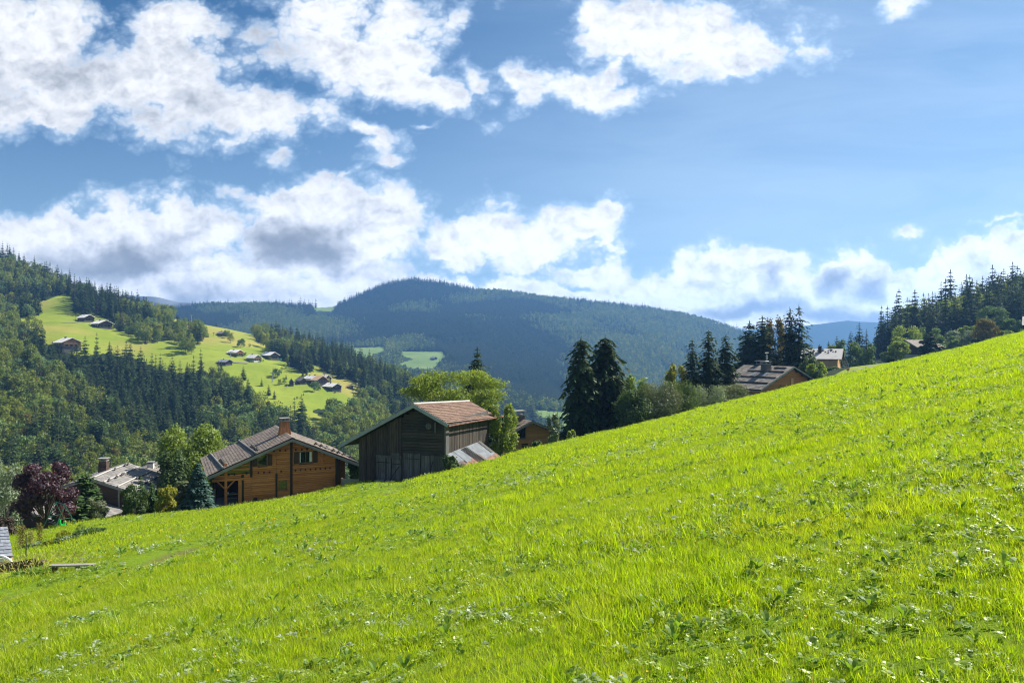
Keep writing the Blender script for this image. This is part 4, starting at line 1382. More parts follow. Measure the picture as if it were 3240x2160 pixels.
    # wooden chimney hood
    c = MB(); cx, cy = -.05, 5.2
    for sx0, sx1, sy0, sy1 in (): pass
    n_ = 7
    zb_, zt_ = zr - .55, zr + 1.25
    for i in range(n_):
        for side in range(4):
            u0, u1 = i / n_ + .008, (i + 1) / n_ - .008

            def pt(u, z):
                f = (z - zb_) / (zt_ - zb_); hw = .66 - .22 * f
                q_ = (-hw + 2 * hw * u)
                return ((cx + q_, cy - hw, z), (cx + hw, cy + q_, z), (cx - q_, cy + hw, z), (cx - hw, cy - q_, z))[side]
            a_, b_, c_, d_ = pt(u0, zb_), pt(u1, zb_), pt(u1, zt_), pt(u0, zt_)
            c.slab(a_, b_, c_, d_, .03)
    co = c.build('chimney', M['red_wood'], root)
    k = MB(); zt_ += .0
    k.box(cx - .52, cx + .52, cy - .52, cy + .52, zt_ + .002, zt_ + .10)
    for sx in (-1, 0, 1):
        for sy in (-1, 0, 1):
            if sx or sy: k.box(cx + sx * .42 - .07, cx + sx * .42 + .07, cy + sy * .42 - .07, cy + sy * .42 + .07, zt_ + .10, zt_ + .30)
    k.box(cx - .56, cx + .56, cy - .56, cy + .56, zt_ + .30, zt_ + .40)
    k.build('chimney_cap', M['concrete'], co)
    q = MB(); q.box(-3.78, -3.42, y0 - .10, y0 - .012, .05, .42); q.build('vent', M['iron'], root)
    q = MB(); q.box(-4.8, -2.6, y0 - .05, y0 - .013, -1.6, .14); q.build('plinth', M['stone'], root)
    # patio under the porch: ground
    pt_ = MB(); pt_.box(-8.9, -4.92, -1.6, y0 + 4.2, -2.5, -.06)
    o = pt_.build('patio', M['gravel'], None, (apx, apy, base_z), th); tag(o, kind='structure')
    # table with cups under the porch
    Mx = mathutils.Matrix.Translation((apx, apy, base_z)) @ mathutils.Matrix.Rotation(th, 4, 'Z')

    def wp(x, y, z): return tuple(Mx @ mathutils.Vector((x, y, z)))
    t_ = empty('porch_table', wp(-5.75, y0 + 1.5, -.06), th); tag(t_, 'long wooden table standing in the dark porch of the large brown chalet', 'table')
    q = MB(); q.box(-.75, .75, -.38, .38, .74, .79); q.build('tabletop', M['grey_board'], t_)
    for sx in (-1, 1):
        for sy in (-1, 1):
            q = MB(); q.box(sx * .66 - .035, sx * .66 + .035, sy * .3 - .035, sy * .3 + .035, 0, .74); q.build('leg', M['grey_board'], t_)
    q = MB(); q.tube([(0, 0, 0), (0, 0, .18)], .075, 10); tag(q.build('bucket', M['white'], None, wp(-6.12, y0 + 1.5, .735)), 'small white pot on the porch table of the large brown chalet', 'pot')
    q = MB(); q.tube([(0, 0, 0), (0, 0, .14)], .12, 10); tag(q.build('bowl', M['zinc'], None, wp(-5.6, y0 + 1.55, .735)), 'grey bowl on the porch table of the large brown chalet', 'bowl')
    b_ = empty('bench', wp(-5.75, y0 + .78, -.06), th); tag(b_, 'wooden bench in front of the porch table of the brown chalet', 'bench')
    q = MB(); q.box(-.75, .75, -.14, .14, .42, .46); q.build('seat', M['grey_board'], b_)
    for sx in (-1, 1):
        q = MB(); q.box(sx * .6 - .03, sx * .6 + .03, -.12, .12, 0, .42); q.build('leg', M['grey_board'], b_)
    q = MB()
    for k in range(5): q.tube([(.10 * (k % 3) - .1, .08 * k, 0), (.1 * (k % 3) - .12 + .02 * k, .08 * k, 1.25 + .12 * (k % 3))], .05, 5)
    tag(q.build('wooden_stakes', M['verge'], None, wp(-7.6, y0 + .9, -.06)), 'bundle of pale wooden stakes leaning at the left porch post', 'stakes')
    return root


big_chalet()


# ================================================================== the dark old barn
def barn():
    ph = math.atan2(-.3, .954)
    cx0, cy0 = -6.02, 68.0                       # right front corner of the walls
    bz = -12.75
    root = empty('old_barn', (cx0, cy0, bz), ph)
    tag(root, 'old dark weathered plank barn with red tiled roof and grey metal edging', 'barn')
    Wd, Ln = 8.6, 11.75
    xa = -2.735                                    # ridge
    za, zl, zrr = 7.48, 0, 0
    sl, sr = .522, .50
    o = .75                                        # overhang in front

    def top(x): return za - .30 - (sl * (xa - x) if x < xa else sr * (x - xa))
    rs_ = np.random.RandomState(9)
    # vertical planks, left bay
    w_ = MB()
    x = -Wd
    while x < -4.35:
        pw = rs_.uniform(.13, .21); x1 = min(x + pw - .012, -4.35)
        dy = rs_.uniform(-.02, .02)
        z1_ = top((x + x1) / 2) - .03
        w_.box(x, x1, dy, .1, rs_.uniform(.02, .12), z1_)
        x += pw
    w_.build('plank_wall', M['barn_brown'], root)
    # centre bay of horizontal logs
    w_ = MB(); board_wall(w_, -4.33, .0, 3.05, top, -.03, .12, .27, (), rs_, .02); w_.build('log_wall', M['barn_log'], root)
    q = MB(); q.box(-4.5, -4.2, -.12, -.04, 2.4, top(-4.35) - .1); q.build('post', M['barn_log'], root)
    q = MB(); q.box(-.28, .04, -.10, -.04, 1.0, top(-.1) - .1); q.build('post', M['barn_log'], root)
    # lower doors and planks
    for nm, x0, x1, z0, z1_, mt in (('door', -6.75, -5.25, .1, 2.55, 'barn_board'), ('door', -5.2, -4.25, .1, 2.45, 'barn_board'), ('door', -4.0, -2.35, .1, 3.0, 'barn_board'), ('door', -2.3, -.1, .5, 3.0, 'barn_board')):
        q = MB(); x = x0
        while x < x1 - .02:
            pw = rs_.uniform(.14, .24); xx = min(x + pw - .010, x1); dy = rs_.uniform(-.02, .015)
            q.box(x, xx, -.10 + dy, -.05, z0 + rs_.uniform(-.05, .05), z1_ + rs_.uniform(-.04, .03)); x += pw
        d_ = q.build(nm, M[mt], root)
        for zz in (.35, z1_ - .55):
            q = MB(); q.box(x0 + .08, x1 - .08, -.135, -.125, z0 + zz - .045, z0 + zz + .03); q.build('hinge', M['iron'], d_)
    q = MB(); q.box(-6.8, -4.2, -.15, -.05, 2.5, 2.75); q.build('lintel', M['barn_board'], root)
    q = MB(); q.box(-5.3, -4.4, -.19, -.155, 2.55, 3.0); q.build('beam', M['barn_board'], root)
    q = MB(); q.box(-8.6, -.1, .11, .2, -1.2, 3.2); q.box(-.12, -.02, .11, Ln, -1.5, 6.0); q.box(-8.58, -8.45, .11, Ln, -1.2, 4.1); q.box(-8.6, -.1, Ln - .1, Ln, -1, 5); q.build('inner_wall', M['barn_board'], root)
    # right side wall of vertical boards
    q = MB(); y = .0
    while y < Ln:
        pw = rs_.uniform(.12, .2); q.box(.0, .05 + rs_.uniform(0, .03), y, min(y + pw - .012, Ln), .5, top(.0) - .12); y += pw
    q.build('side_wall', M['barn_brown'], root)
    q = MB(); q.box(-.02, .14, -.12, .6, .8, top(0) - .15); q.build('corner_board', M['barn_board'], root)
    # round disc and bracket under the gable
    q = MB(); c_ = (-1.55, -.10, 5.55); q.tube([(c_[0], -.04, c_[2]), (c_[0], -.12, c_[2])], .30, 16); q.build('disc', M['barn_board'], root)
    q = MB(); q.box(-.98, -.80, -.14, -.035, 4.95, 5.9); q.build('bracket', M['barn_board'], root)
    # roof, sagging towards the back
    sag = .72; Lr = 14.2
    el, er = -10.25, .55
    za_ = za

    def rp(x, y): return (x, y - o, za_ - (sl * (xa - x) if x < xa else sr * (x - xa)) - sag * y / Lr)
    r_ = MB()
    r_.slab(rp(el, 0), rp(xa, 0), rp(xa, Lr), rp(el, Lr), .12)
    r_.slab(rp(xa, 0), rp(er, 0), rp(er, Lr), rp(xa, Lr), .12)
    roof = r_.build('roof', M['barn_board'], root)
    up = np.array([0, 0, .085])
    q = MB(); shingles(q, np.array(rp(er, .05)) + up, np.array(rp(er, Lr)) + up, np.array(rp(xa, Lr)) + up, np.array(rp(xa, .05)) + up, 13, 46, .06, .03, 1.25, rs_)
    q.build('tiles', M['tile'], roof)
    q = MB(); shingles(q, np.array(rp(el, Lr)) + up, np.array(rp(el, .05)) + up, np.array(rp(xa, .05)) + up, np.array(rp(xa, Lr)) + up, 22, 40, .06, .03, 1.25, rs_)
    q.build('tiles', M['tile'], roof)
    q = MB(); q.tube([tuple(np.array(rp(xa, 0)) + [0, 0, .10]), tuple(np.array(rp(xa, Lr)) + [0, 0, .10])], .11, 8); q.build('ridge_cap', M['roof_light'], roof)
    for (a, b) in (((el, xa)), ((xa, er))):
        q = MB(); A = np.array(rp(a, 0)); B = np.array(rp(b, 0))
        u = np.array([0, 0, .09]); d_ = np.array([0, 0, -.25]); f = np.array([0, -.07, 0]); k = np.array([0, -.02, 0])
        vs = [A + u + f, B + u + f, B + d_ + f, A + d_ + f, A + u + k, B + u + k, B + d_ + k, A + d_ + k]
        q.add(vs, [(3, 2, 1, 0), (4, 5, 6, 7), (1, 5, 4, 0), (2, 6, 5, 1), (3, 7, 6, 2), (0, 4, 7, 3)])
        q.build('fascia', M['metal_verge'], root)
    # gutter running past the corner
    q = MB(); g0 = np.array(rp(er + .12, 0)) + [0, 0, -.10]; g1 = np.array(rp(er + .12, Lr + 2.6)) + [.1, 0, .22]
    q.tube([g0, (g0 + g1) / 2, g1], .075, 8); q.build('gutter', M['rust'], root)
    # lean-to under the side wall
    lt = MB()
    H0, H1 = 3.05, 1.35
    rsl = np.random.RandomState(2)
    lt.slab((2.5, .2, H1 - .06), (2.5, 9.2, H1 + .1), (.12, 9.2, H0 + .05), (.12, .2, H0 - .06), .05)
    ro = lt.build('leanto_roof', M['barn_board'], root)

    def lp(u, y, dz=0): return (.12 + (2.62 - .12) * u, y, H0 + (H1 - H0) * u - .03 + .015 * y + dz)
    panels = [(.0, .42, .2, 1.7, 'zinc', .03), (.42, .72, .1, 1.5, 'zinc_brown', .05), (.55, 1.03, .4, 3.0, 'rust', .07), (.0, .55, 1.75, 3.7, 'zinc', .05), (.5, 1.02, 3.0, 4.5, 'rust', .05),
              (.0, .5, 3.75, 4.6, 'barn_board', .06), (.45, 1.0, 4.5, 5.7, 'zinc_brown', .06), (.0, .62, 4.7, 8.1, 'zinc', .04), (.60, .88, 5.6, 8.6, 'zinc', .065), (.70, 1.05, 5.9, 8.9, 'rust', .08), (.0, .9, 8.2, 8.9, 'barn_board', .07)]
    for u0, u1, y0_, y1_, mt, dz in panels:
        q = MB(); j = rsl.uniform(-.12, .12)
        q.slab(lp(u1, y0_ + j, dz), lp(u1, y1_ + j * .5, dz), lp(u0, y1_, dz + .01), lp(u0, y0_, dz + .012), .012); q.build('metal_sheet', M[mt], ro)
    for k in range(6):
        q = MB(); yy = 3.3 + k * .28; q.tube([lp(.05, yy, .12), lp(.98, yy + .5, .12)], .035, 4); q.build('batten', M['barn_board'], ro)
    q = MB(); q.tube([lp(-.02, .15, .02), lp(1.04, .02, .02)], .06, 4); q.build('batten', M['grey_board'], ro)
    for yy in (.35, 3.0, 6.0, 9.0):
        q = MB(); q.box(2.3, 2.42, yy, yy + .12, -1.0, H1 - .12); q.build('leanto_post', M['barn_board'], root)
    q = MB(); q.box(2.15, 2.28, 1.0, 9.0, -1.2, H1 - .35); q.build('leanto_wall', M['stone'], root)
    Mx = mathutils.Matrix.Translation((cx0, cy0, bz)) @ mathutils.Matrix.Rotation(ph, 4, 'Z')

    def wp(x, y, z): return tuple(Mx @ mathutils.Vector((x, y, z)))
    # things leaning at the doors and lying before them
    a = wp(-5.15, -1.0, 0); b = wp(-4.85, -.2, 1.4)
    q = MB(); q.tube([(0, 0, -.1), (b[0] - a[0] + .4, b[1] - a[1], 1.35)], .035, 5)
    gzv = gzf(a[0], a[1]); tag(q.build('wooden_pole', M['iron'], None, (a[0], a[1], gzv)), 'thin dark pole leaning on the left barn doors', 'pole')
    a = wp(-1.35, -.75, 0)
    q = MB(); q.tube([(0, 0, -.1), (.42, .5, 1.35)], .035, 5); tag(q.build('wooden_pole', M['iron'], None, (a[0], a[1], gzf(a[0], a[1]))), 'thin dark pole leaning on the right barn door', 'pole')
    for i, (x, w2) in enumerate(((-6.05, .34), (-5.0, .42))):
        a = wp(x, -.8, 0); q = MB(); q.box(-w2, w2, -.2, .2, -.1, .12)
        tag(q.build('stone_slab', M['concrete'], None, (a[0], a[1], gzf(a[0], a[1]) + .06), ph), ('pale flat stone on the grass under the left barn door', 'pale flat stone beside the foot of the leaning pole')[i], 'stone')
    return root


barn()

# low wall of pale boards between chalet and barn
p0 = np.array(P(1083, 1500, 77.0)); p1 = np.array(P(1168, 1512, 70.6))
dd = p1 - p0; L_ = math.hypot(dd[0], dd[1]); an = math.atan2(dd[1], dd[0])
p0 = np.array(P(1083, 1516, 76.5)); L_ = 3.6
q = MB()
for k in range(7): q.box(0, L_, -.03 - .006 * (k % 2), .03, -1.3 + k * .2, -1.3 + k * .2 + .185)
q.box(-.09, -.005, -.07, .07, -1.4, .13)
tag(q.build('board_fence', M['grey_board'], None, (p0[0], p0[1], p0[2]), R(-14)), 'low fence of pale horizontal boards between the brown chalet and the barn', 'fence')


# ================================================================== other chalets
def simple_chalet(name, label, apex, yaw, wl, wr, sl, sr, length, ov, wallm, roofm, eave_l=None, eave_r=None, zr=None, floor=-5.0, verge='verge', rows=18, cols=30, base=None, basem='plaster',
                  boards=.2, cat='chalet', group=None, holes=(), th=.14, seed=1):
    """gable faces local -y; apex = world point of the front ridge end; wl/wr wall half-widths, eave_l/eave_r roof half-widths"""
    root = empty(name, (apex[0], apex[1], apex[2] + floor), yaw)
    tag(root, label, cat, group)
    z = -floor
    el = -(eave_l or wl + ov); er = (eave_r or wr + ov)
    rs_ = np.random.RandomState(seed)

    def top(x): return z - .12 - th - (sl * -x if x < 0 else sr * x)
    w_ = MB()
    b0 = base if base is not None else 0
    if boards: board_wall(w_, -wl, wr, b0, top, ov, ov + .12, boards, holes, rs_)
    for x in (-wl, wr - .12):
        zz = b0
        while zz < top(x + (0 if x < 0 else .12)) - .02:
            w_.box(x + .001, x + .119, ov + .121, length - ov, zz, min(zz + .2 - .012, top(x + .06))); zz += .2
    w_.prism([(-wl + .13, b0), (wr - .13, b0), (wr - .13, top(wr) - .02), (0, top(0) - .03), (-wl + .13, top(-wl) - .02)], length - ov - .1, length - ov)
    wall = w_.build('wall', wallm, root)
    d = MB(); d.prism([(-wl + .13, -1), (wr - .13, -1), (wr - .13, top(wr) - .1), (0, top(0) - .1), (-wl + .13, top(-wl) - .1)], ov + .2, ov + .22); d.build('inner_wall', M['chalet_dark'], root)
    q = MB(); q.box(-wl + .03, wr - .03, ov + .04, length - ov - .03, -6.0, b0 - .003); q.build('foundation', M[basem], root)
    r_ = MB()
    r_.slab((el, 0, z - .06 + sl * el), (0, 0, z - .06), (0, length, z - .06), (el, length, z - .06 + sl * el), th)
    r_.slab((0, 0, z - .06), (er, 0, z - .06 - sr * er), (er, length, z - .06 - sr * er), (0, length, z - .06), th)
    roof = r_.build('roof', M['chalet_dark'], root)
    if rows:
        for sgn in (-1, 1):
            q = MB()
            if sgn < 0: shingles(q, (el, length, z + sl * el), (el, -.04, z + sl * el), (0, -.04, z), (0, length, z), rows, cols, .035, .03, rs=rs_)
            else: shingles(q, (er, -.04, z - sr * er), (er, length, z - sr * er), (0, length, z), (0, -.04, z), rows, cols, .035, .03, rs=rs_)
            q.build('shingles', roofm, roof)
    for ex, s_ in ((el, sl), (er, sr)):
        q = MB(); zt = z - .05; e_ = s_ * abs(ex)
        vs = [(0, -.10, zt), (ex, -.10, zt - e_), (ex, -.10, zt - e_ - .28), (0, -.10, zt - .28), (0, -.045, zt), (ex, -.045, zt - e_), (ex, -.045, zt - e_ - .28), (0, -.045, zt - .28)]
        q.add(vs, [(0, 1, 2, 3), (7, 6, 5, 4), (0, 4, 5, 1), (1, 5, 6, 2), (2, 6, 7, 3), (3, 7, 4, 0)])
        q.build('verge_board', M[verge], root)
    return root, roof, z


# chalet behind the meadow, half hidden, below the mountain
ap = P(1683, 1331, 115)
rt, rf, z = simple_chalet('timber_chalet', 'honey brown timber chalet with wide stone chimney sunk behind the meadow right of the barn', ap, R(25), 6.4, 7.2, .47, .39, 12, .9, M['mid_wood'], M['shingle'], 7.4, 8.3,
                          floor=-6.2, base=.5, basem='concrete', holes=[(-2.6, -.6, 3.6, 5.6), (-6.2, -5.2, 2.5, 4.0), (-1.3, .2, 1.2, 2.6)])
f_ = MB(); f_.box(-2.15, -2.0, .82, .95, 3.55, 5.0); f_.box(-1.0 + .3, -.55, .82, .95, 3.55, 5.5); f_.box(-2.15, -.55, .80, .95, 3.4, 3.55)
f_.add([(-2.15, .83, 4.95), (-.55, .83, 5.62), (-.55, .83, 5.75), (-2.15, .83, 5.1), (-2.15, .95, 4.95), (-.55, .95, 5.62), (-.55, .95, 5.75), (-2.15, .95, 5.1)], [(0, 1, 2, 3), (7, 6, 5, 4), (0, 4, 5, 1), (1, 5, 6, 2), (2, 6, 7, 3), (3, 7, 4, 0)])
fo = f_.build('window', M['frame'], rt)
q = MB(); q.box(-2.6, -.6, .98, 1.0, 3.5, 5.6); q.build('pane', M['glass'], fo)
win(rt, -1.2, 1.35, 1.1, 1.1, .9, shut=0); win(rt, -6.1, 2.6, .8, 1.3, .9)
for x in (-5.0, -2.75, -.1, 1.0):
    q = MB(); q.box(x - .13, x + .13, .76, .885, .6, 3.3); q.build('post', M['mid_wood'], rt)
q = MB(); q.box(-6.6, 6.6, .72, .885, 2.75, 3.05); q.box(-6.6, 6.6, .72, .885, .35, .62); q.build('beam', M['mid_wood'], rt)
for x in (-4.6, 0, 3.0, 6.0):
    q = MB(); q.tube([(x, -.02, z - .42 - (.47 * -x if x < 0 else .41 * x)), (x, .9, z - .42 - (.47 * -x if x < 0 else .41 * x))], .14, 6); q.build('purlin', M['mid_wood'], rt)
chimney(rt, -1.0, 3.4, z - 1.0, z + .55, 2.3, 1.5, 'concrete', 'stone', .95)

# chalet at the right, with mossy roof
ap = P(2513.5, 1159, 155)
rt, rf, z = simple_chalet('shingled_chalet', 'reddish timber chalet with mossy grey roof, stone chimney and antenna below the tall spruces', ap, R(30), 8.6, 6.2, .455, .447, 13.5, .9, M['red_wood'], M['shingle_moss'], 9.8, 7.0,
                          floor=-6.6, verge='metal_verge', base=.9, holes=[(-3.6, -2.75, 1.2, 2.9)], rows=20, cols=26)
sh = MB()
for x, y0_, y1_ in ((-2.6, .4, 10), (-5.1, .3, 12.5), (-7.4, .3, 9), (-1.0, 1.2, 4.2)):
    zz = z - .455 * -x + .14
    q = MB(); q.tube([(x, y0_, zz), (x, y1_, zz)], .13, 6); q.build('snow_log', M['old_wood'], rf)
chimney(rt, -2.4, 5.2, z - 2.0, z + .35, 1.75, 1.75, 'concrete', 'stone', .8)
chimney(rt, 1.4, 9.8, z - 1.5, z + .25, 2.3, 1.2, 'concrete', 'stone', .95)
for y, x in ((7.0, -4.0), (4.1, -4.0)):
    q = MB(); a = (x, y, z - .455 * -x + .13); q.slab((x - .75, y + .55, z - .455 * (-x + .75) + .17), (x - .75, y - .55, z - .455 * (-x + .75) + .17), (x + .75, y - .55, z - .455 * (-x - .75) + .17), (x + .75, y + .55, z - .455 * (-x - .75) + .17), .08)
    sk = q.build('skylight', M['metal_verge'], rf)
    q = MB(); q.slab((x - .6, y + .42, z - .455 * (-x + .6) + .19), (x - .6, y - .42, z - .455 * (-x + .6) + .19), (x + .6, y - .42, z - .455 * (-x - .6) + .19), (x + .6, y + .42, z - .455 * (-x - .6) + .19), .015)
    q.build('pane', M['zinc'], sk)
# antenna
q = MB(); ax, ay = -2.4, 5.0
q.tube([(ax, ay, z + .3), (ax, ay, z + 3.0)], .035, 5); q.tube([(ax - .7, ay - .1, z + 2.75), (ax + .7, ay + .1, z + 2.8)], .045, 5); q.tube([(ax - .5, ay, z + 1.0), (ax + .5, ay, z + 1.02)], .06, 5)
for k in range(3): q.box(ax - .24, ax + .24, ay - .02, ay + .02, z + 1.45 + k * .36, z + 1.50 + k * .36)
q.box(ax - .26, ax - .20, ay - .02, ay + .02, z + 1.4, z + 2.3); q.box(ax + .20, ax + .26, ay - .02, ay + .02, z + 1.4, z + 2.3)
q.build('antenna', M['white'], rt)
q = MB(); q.box(-.35 + .3, .65, .74, .885, 2.85, 4.15)
q.build('shutter', M['new_wood'], rt)
win(rt, -3.55, 1.3, .7, 1.5, .92, shut=0)
for x in (-7.0, -5.2, -3.4, -1.6):
    q = MB(); q.box(x - .12, x + .12, .05, .88, z - .58 + .455 * x, z - .32 + .455 * x); q.build('purlin', M['chalet_dark'], rt)
for x in (1.4, 3.2, 5.0):
    q = MB(); q.box(x - .14, x + .14, .05, .88, z - .62 - .447 * x, z - .32 - .447 * x); q.build('purlin', M['chalet_dark'], rt)
q = MB(); q.tube([(-9.85, .1, z - .35 - .455 * 9.8), (-9.85, 13.4, z - .35 - .455 * 9.8)], .09, 6); q.tube([(-8.6, .2, 1.9), (-8.7, .0, -.5)], .06, 6); q.build('gutter', M['metal_verge'], rt)

# chalet under construction
ap = P(2668, 1103, 240)
rt, rf, z = simple_chalet('new_chalet', 'unfinished chalet of fresh pale wood with white sheeted roof and one chimney', ap, R(62), 5.2, 5.2, .50, .50, 12.5, 1.2, M['new_wood'], M['roof_light'], 6.4, 6.4, floor=-6.4, verge='grey_board', rows=0, base=0)
q = MB()
q.slab((-6.4, 12.5, z + .0 - .5 * 6.4), (-6.4, 0, z - .5 * 6.4), (0, 0, z), (0, 12.5, z), .04); q.build('roof_sheeting', M['roof_light'], rf)
rs_ = np.random.RandomState(3)
q = MB()
for k in range(34):
    x = -rs_.uniform(.3, 3.8); y = rs_.uniform(1, 12); q.box(x - .12, x + .12, y - .2, y + .2, z + .5 * x + .02, z + .5 * x + .16)
q.build('batten', M['old_wood'], rf)
chimney(rt, -2.2, 6.6, z - 2.0, z + .7, .95, .95, 'roof_orange', 'iron', 1.0)
for k in range(9):
    q = MB(); q.box(-5.36, -5.22, 1.2 + k * .35, 1.35 + k * .35, -.5, 3.0); q.build('plank', M['new_wood'], rt)
q = MB(); q.box(-5.3, -5.215, 5.0, 6.3, .9, 2.0); q.build('window', M['glass'], rt)
for k in range(4):
    q = MB(); q.box(-5.5, -5.35, 4.4, 12.2, 1.9 + k * .35, 2.03 + k * .35); q.build('rail', M['new_wood'], rt)
# ladder at its corner
b0 = P(2672, 1166, 236); q = MB()
tp = P(2661, 1136, 238)
dv = np.array(tp) - np.array(b0)
L0 = MB()
for off in (0.0, 1.6):
    L0.tube([(off, 0, 0), (off + dv[0], dv[1], dv[2] + .1)], .07, 5)
lad = empty('site_ladder', b0); tag(lad, 'pale builders ladder leaning on the corner of the unfinished chalet', 'ladder')
L0.build('rail', M['metal_verge'], lad)
for k in range(5):
    f = (k + .7) / 5.5; q = MB(); q.tube([(dv[0] * f, dv[1] * f, dv[2] * f), (1.6 + dv[0] * f, dv[1] * f, dv[2] * f)], .07, 5); q.build('rung', M['grey_board'], lad)

# dark chalet at the right, roof seen from its long side
ap = P(2863, 1075, 250)
rt, rf, z = simple_chalet('dark_chalet', 'dark brown chalet with grey roof and white base above the lane, a pine before it', ap, R(-79), 5.0, 5.0, .42, .42, 10.5, .9, M['old_wood'], M['shingle'], 6.0, 6.0, floor=-6.2, verge='grey_board', rows=14, cols=22, base=1.4)
q = MB(); q.box(5.02, 5.06, 4.2, 5.4, 2.2, 3.4); q.build('window', M['mid_wood'], rt)
q = MB(); q.box(5.02, 5.08, 1, 11.4, .9, 1.5); q.build('balcony', M['chalet_dark'], rt)

# low chalet on the far left with logs on its roof
ap = P(283, 1511, 92)
rt, rf, z = simple_chalet('low_chalet', 'low dark chalet with pale shingle roof, long poles and stones on it, at lower left', ap, R(6.7), 2.6, 5.6, .30, .37, 12.0, .9, M['old_wood'], M['shingle_grey'], 3.6, 6.6, floor=-4.6, base=.15, rows=18, cols=34, boards=.22)
rs_ = np.random.RandomState(8)
for x in (.35, 1.7, 3.3, 4.7, 6.0):
    q = MB(); zz = z - .37 * x + .13; q.tube([(x, -.1, zz), (x - .1, 6, zz + .04), (x, 11.6, zz)], .085, 6); q.build('pole', M['roof_light'], rf)
    for k in range(4):
        q = MB(); yy = rs_.uniform(.8, 11); q.tube([(x + .2, yy - .2, zz - .03), (x + .24, yy, zz + .12), (x + .2, yy + .22, zz - .03)], [.09, .15, .09], 5); q.build('stone', M['stone'], rf)
chimney(rt, -1.2, 7.2, z - 1.4, z + 1.0, 1.15, 1.15, 'concrete', 'zinc_brown', .8)
q = MB(); q.box(3.0, 3.2, .70, .89, .0, z - 1.5); q.build('post', M['grey_board'], rt)
q = MB(); q.box(3.3, 5.4, .72, .89, .1, .3); q.build('sill', M['grey_board'], rt)
q = MB(); q.box(.3, .34, .84, .89, .2, 2.0); q.box(1.5, 1.54, .84, .89, .2, 2.0); q.box(.34, 1.5, .84, .89, 1.96, 2.0); q.build('door_frame', M['chalet_dark'], rt)
# the roof behind it
ap = P(463, 1483, 118)
rt, rf, z = simple_chalet('low_chalet', 'roof of a further house behind the low chalet, with a small chimney, beside the maple', ap, R(12), 4, 5, .34, .36, 9, .6, M['old_wood'], M['shingle_moss'], 4.8, 5.8, floor=-5.5, base=.2, rows=14, cols=24)
chimney(rt, .2, 1.8, z - .8, z + .55, .95, .95, 'concrete', 'plaster', .9)
# house wall seen under the purple tree
ap = P(60, 1606, 84)
rt, rf, z = simple_chalet('low_chalet', 'old dark house with a white wall pier, mostly behind the purple tree', ap, R(-8), 6, 6.0, .3, .3, 9, .7, M['old_wood'], M['shingle_grey'], 7, 6.8, floor=-4.4, base=.2, rows=10, cols=22)
q = MB(); q.box(5.1, 5.9, .3, .69, -1.0, 2.4); q.build('pier', M['plaster'], rt)

# corner of the little shed at the left edge
ap = P(-60, 1655, 37)
sh = empty('garden_shed', P(-6, 1800, 36.5), R(8)); tag(sh, 'corner of a small shed with slate roof and round wooden post at the left edge', 'shed')
q = MB()
ez = .72
shingles(q, (-2.2, -.5, ez), (.9, -.5, ez), (-.25, 1.4, ez + 1.0), (-2.2, 1.4, ez + 1.0), 9, 12, .03, .03, 1.3)
q.build('roof', M['slate'], sh)
q = MB(); q.slab((-2.2, -.5, ez - .03), (.9, -.5, ez - .03), (-.25, 1.4, ez + .95), (-2.2, 1.4, ez + .95), .05)
q.build('roof_board', M['old_wood'], sh)
q = MB(); q.box(-2.2, .88, -.56, -.48, ez - .16, ez - .035); q.build('eave_board', M['mid_wood'], sh)
q = MB(); q.tube([(.12, -.3, -1.6), (.12, -.3, ez - .1)], .16, 8); q.build('post', M['mid_wood'], sh)
# white hood leaning beside it
q = MB()
pts = [(-.3 + .75 * sin(a), 0, -.55 + .62 * cos(a)) for a in np.linspace(0, 1.5, 8)]
q.tube(pts, .055, 6); q.box(-.9, .30, .02, .05, -.75, -.05)
tag(q.build('curved_panel', M['white'], None, P(14, 1762, 35)), 'white curved panel behind the plank trough at the left edge', 'panel')
# plank trough with posts
tr = empty('plank_trough', P(60, 1808, 33), R(6)); tag(tr, 'old wooden plank trough with dry weeds beside the shed at the left edge', 'trough')
q = MB(); q.add([(-1.2, 0, -.35), (.72, 0, -.35), (.72, 0, .52), (.55, 0, .56), (-1.2, 0, .22), (-1.2, .09, -.35), (.72, .09, -.35), (.72, .09, .52), (.55, .09, .56), (-1.2, .09, .22)],
                [(0, 1, 2, 3, 4), (9, 8, 7, 6, 5), (4, 3, 8, 9), (3, 2, 7, 8), (2, 1, 6, 7), (0, 4, 9, 5), (1, 0, 5, 6)]); q.build('front_board', M['old_wood'], tr)
q = MB(); q.box(-1.2, .72, .5, .58, -.35, .3); q.build('back_board', M['old_wood'], tr)
q = MB(); q.box(.73, 1.0, .02, .3, .34, .42); q.build('shelf', M['old_wood'], tr)
q = MB(); q.box(.80, .90, .08, .18, -.5, .34); q.build('post', M['old_wood'], tr)
q = MB(); q.tube([(0, 0, -.4), (.01, 0, 1.1)], .022, 5); tag(q.build('iron_stake', M['iron'], None, P(82, 1768, 33.6)), 'thin rusty iron stake standing behind the plank trough', 'stake')
# low bench in the grass
h = ground_hit(230, 1806, 20, 60)
bn = empty('low_bench', (h[0], h[1], h[2]), R(4)); bn.scale = (.62, .62, .8); tag(bn, 'low weathered plank bench in the grass at lower left', 'bench')
q = MB(); q.box(-1.0, 1.0, -.16, .16, .20, .25); q.build('seat', M['grey_board'], bn)
for x in (-.8, .25): q = MB(); q.box(x - .08, x + .08, -.1, .1, -.2, .2); q.build('leg', M['old_wood'], bn)

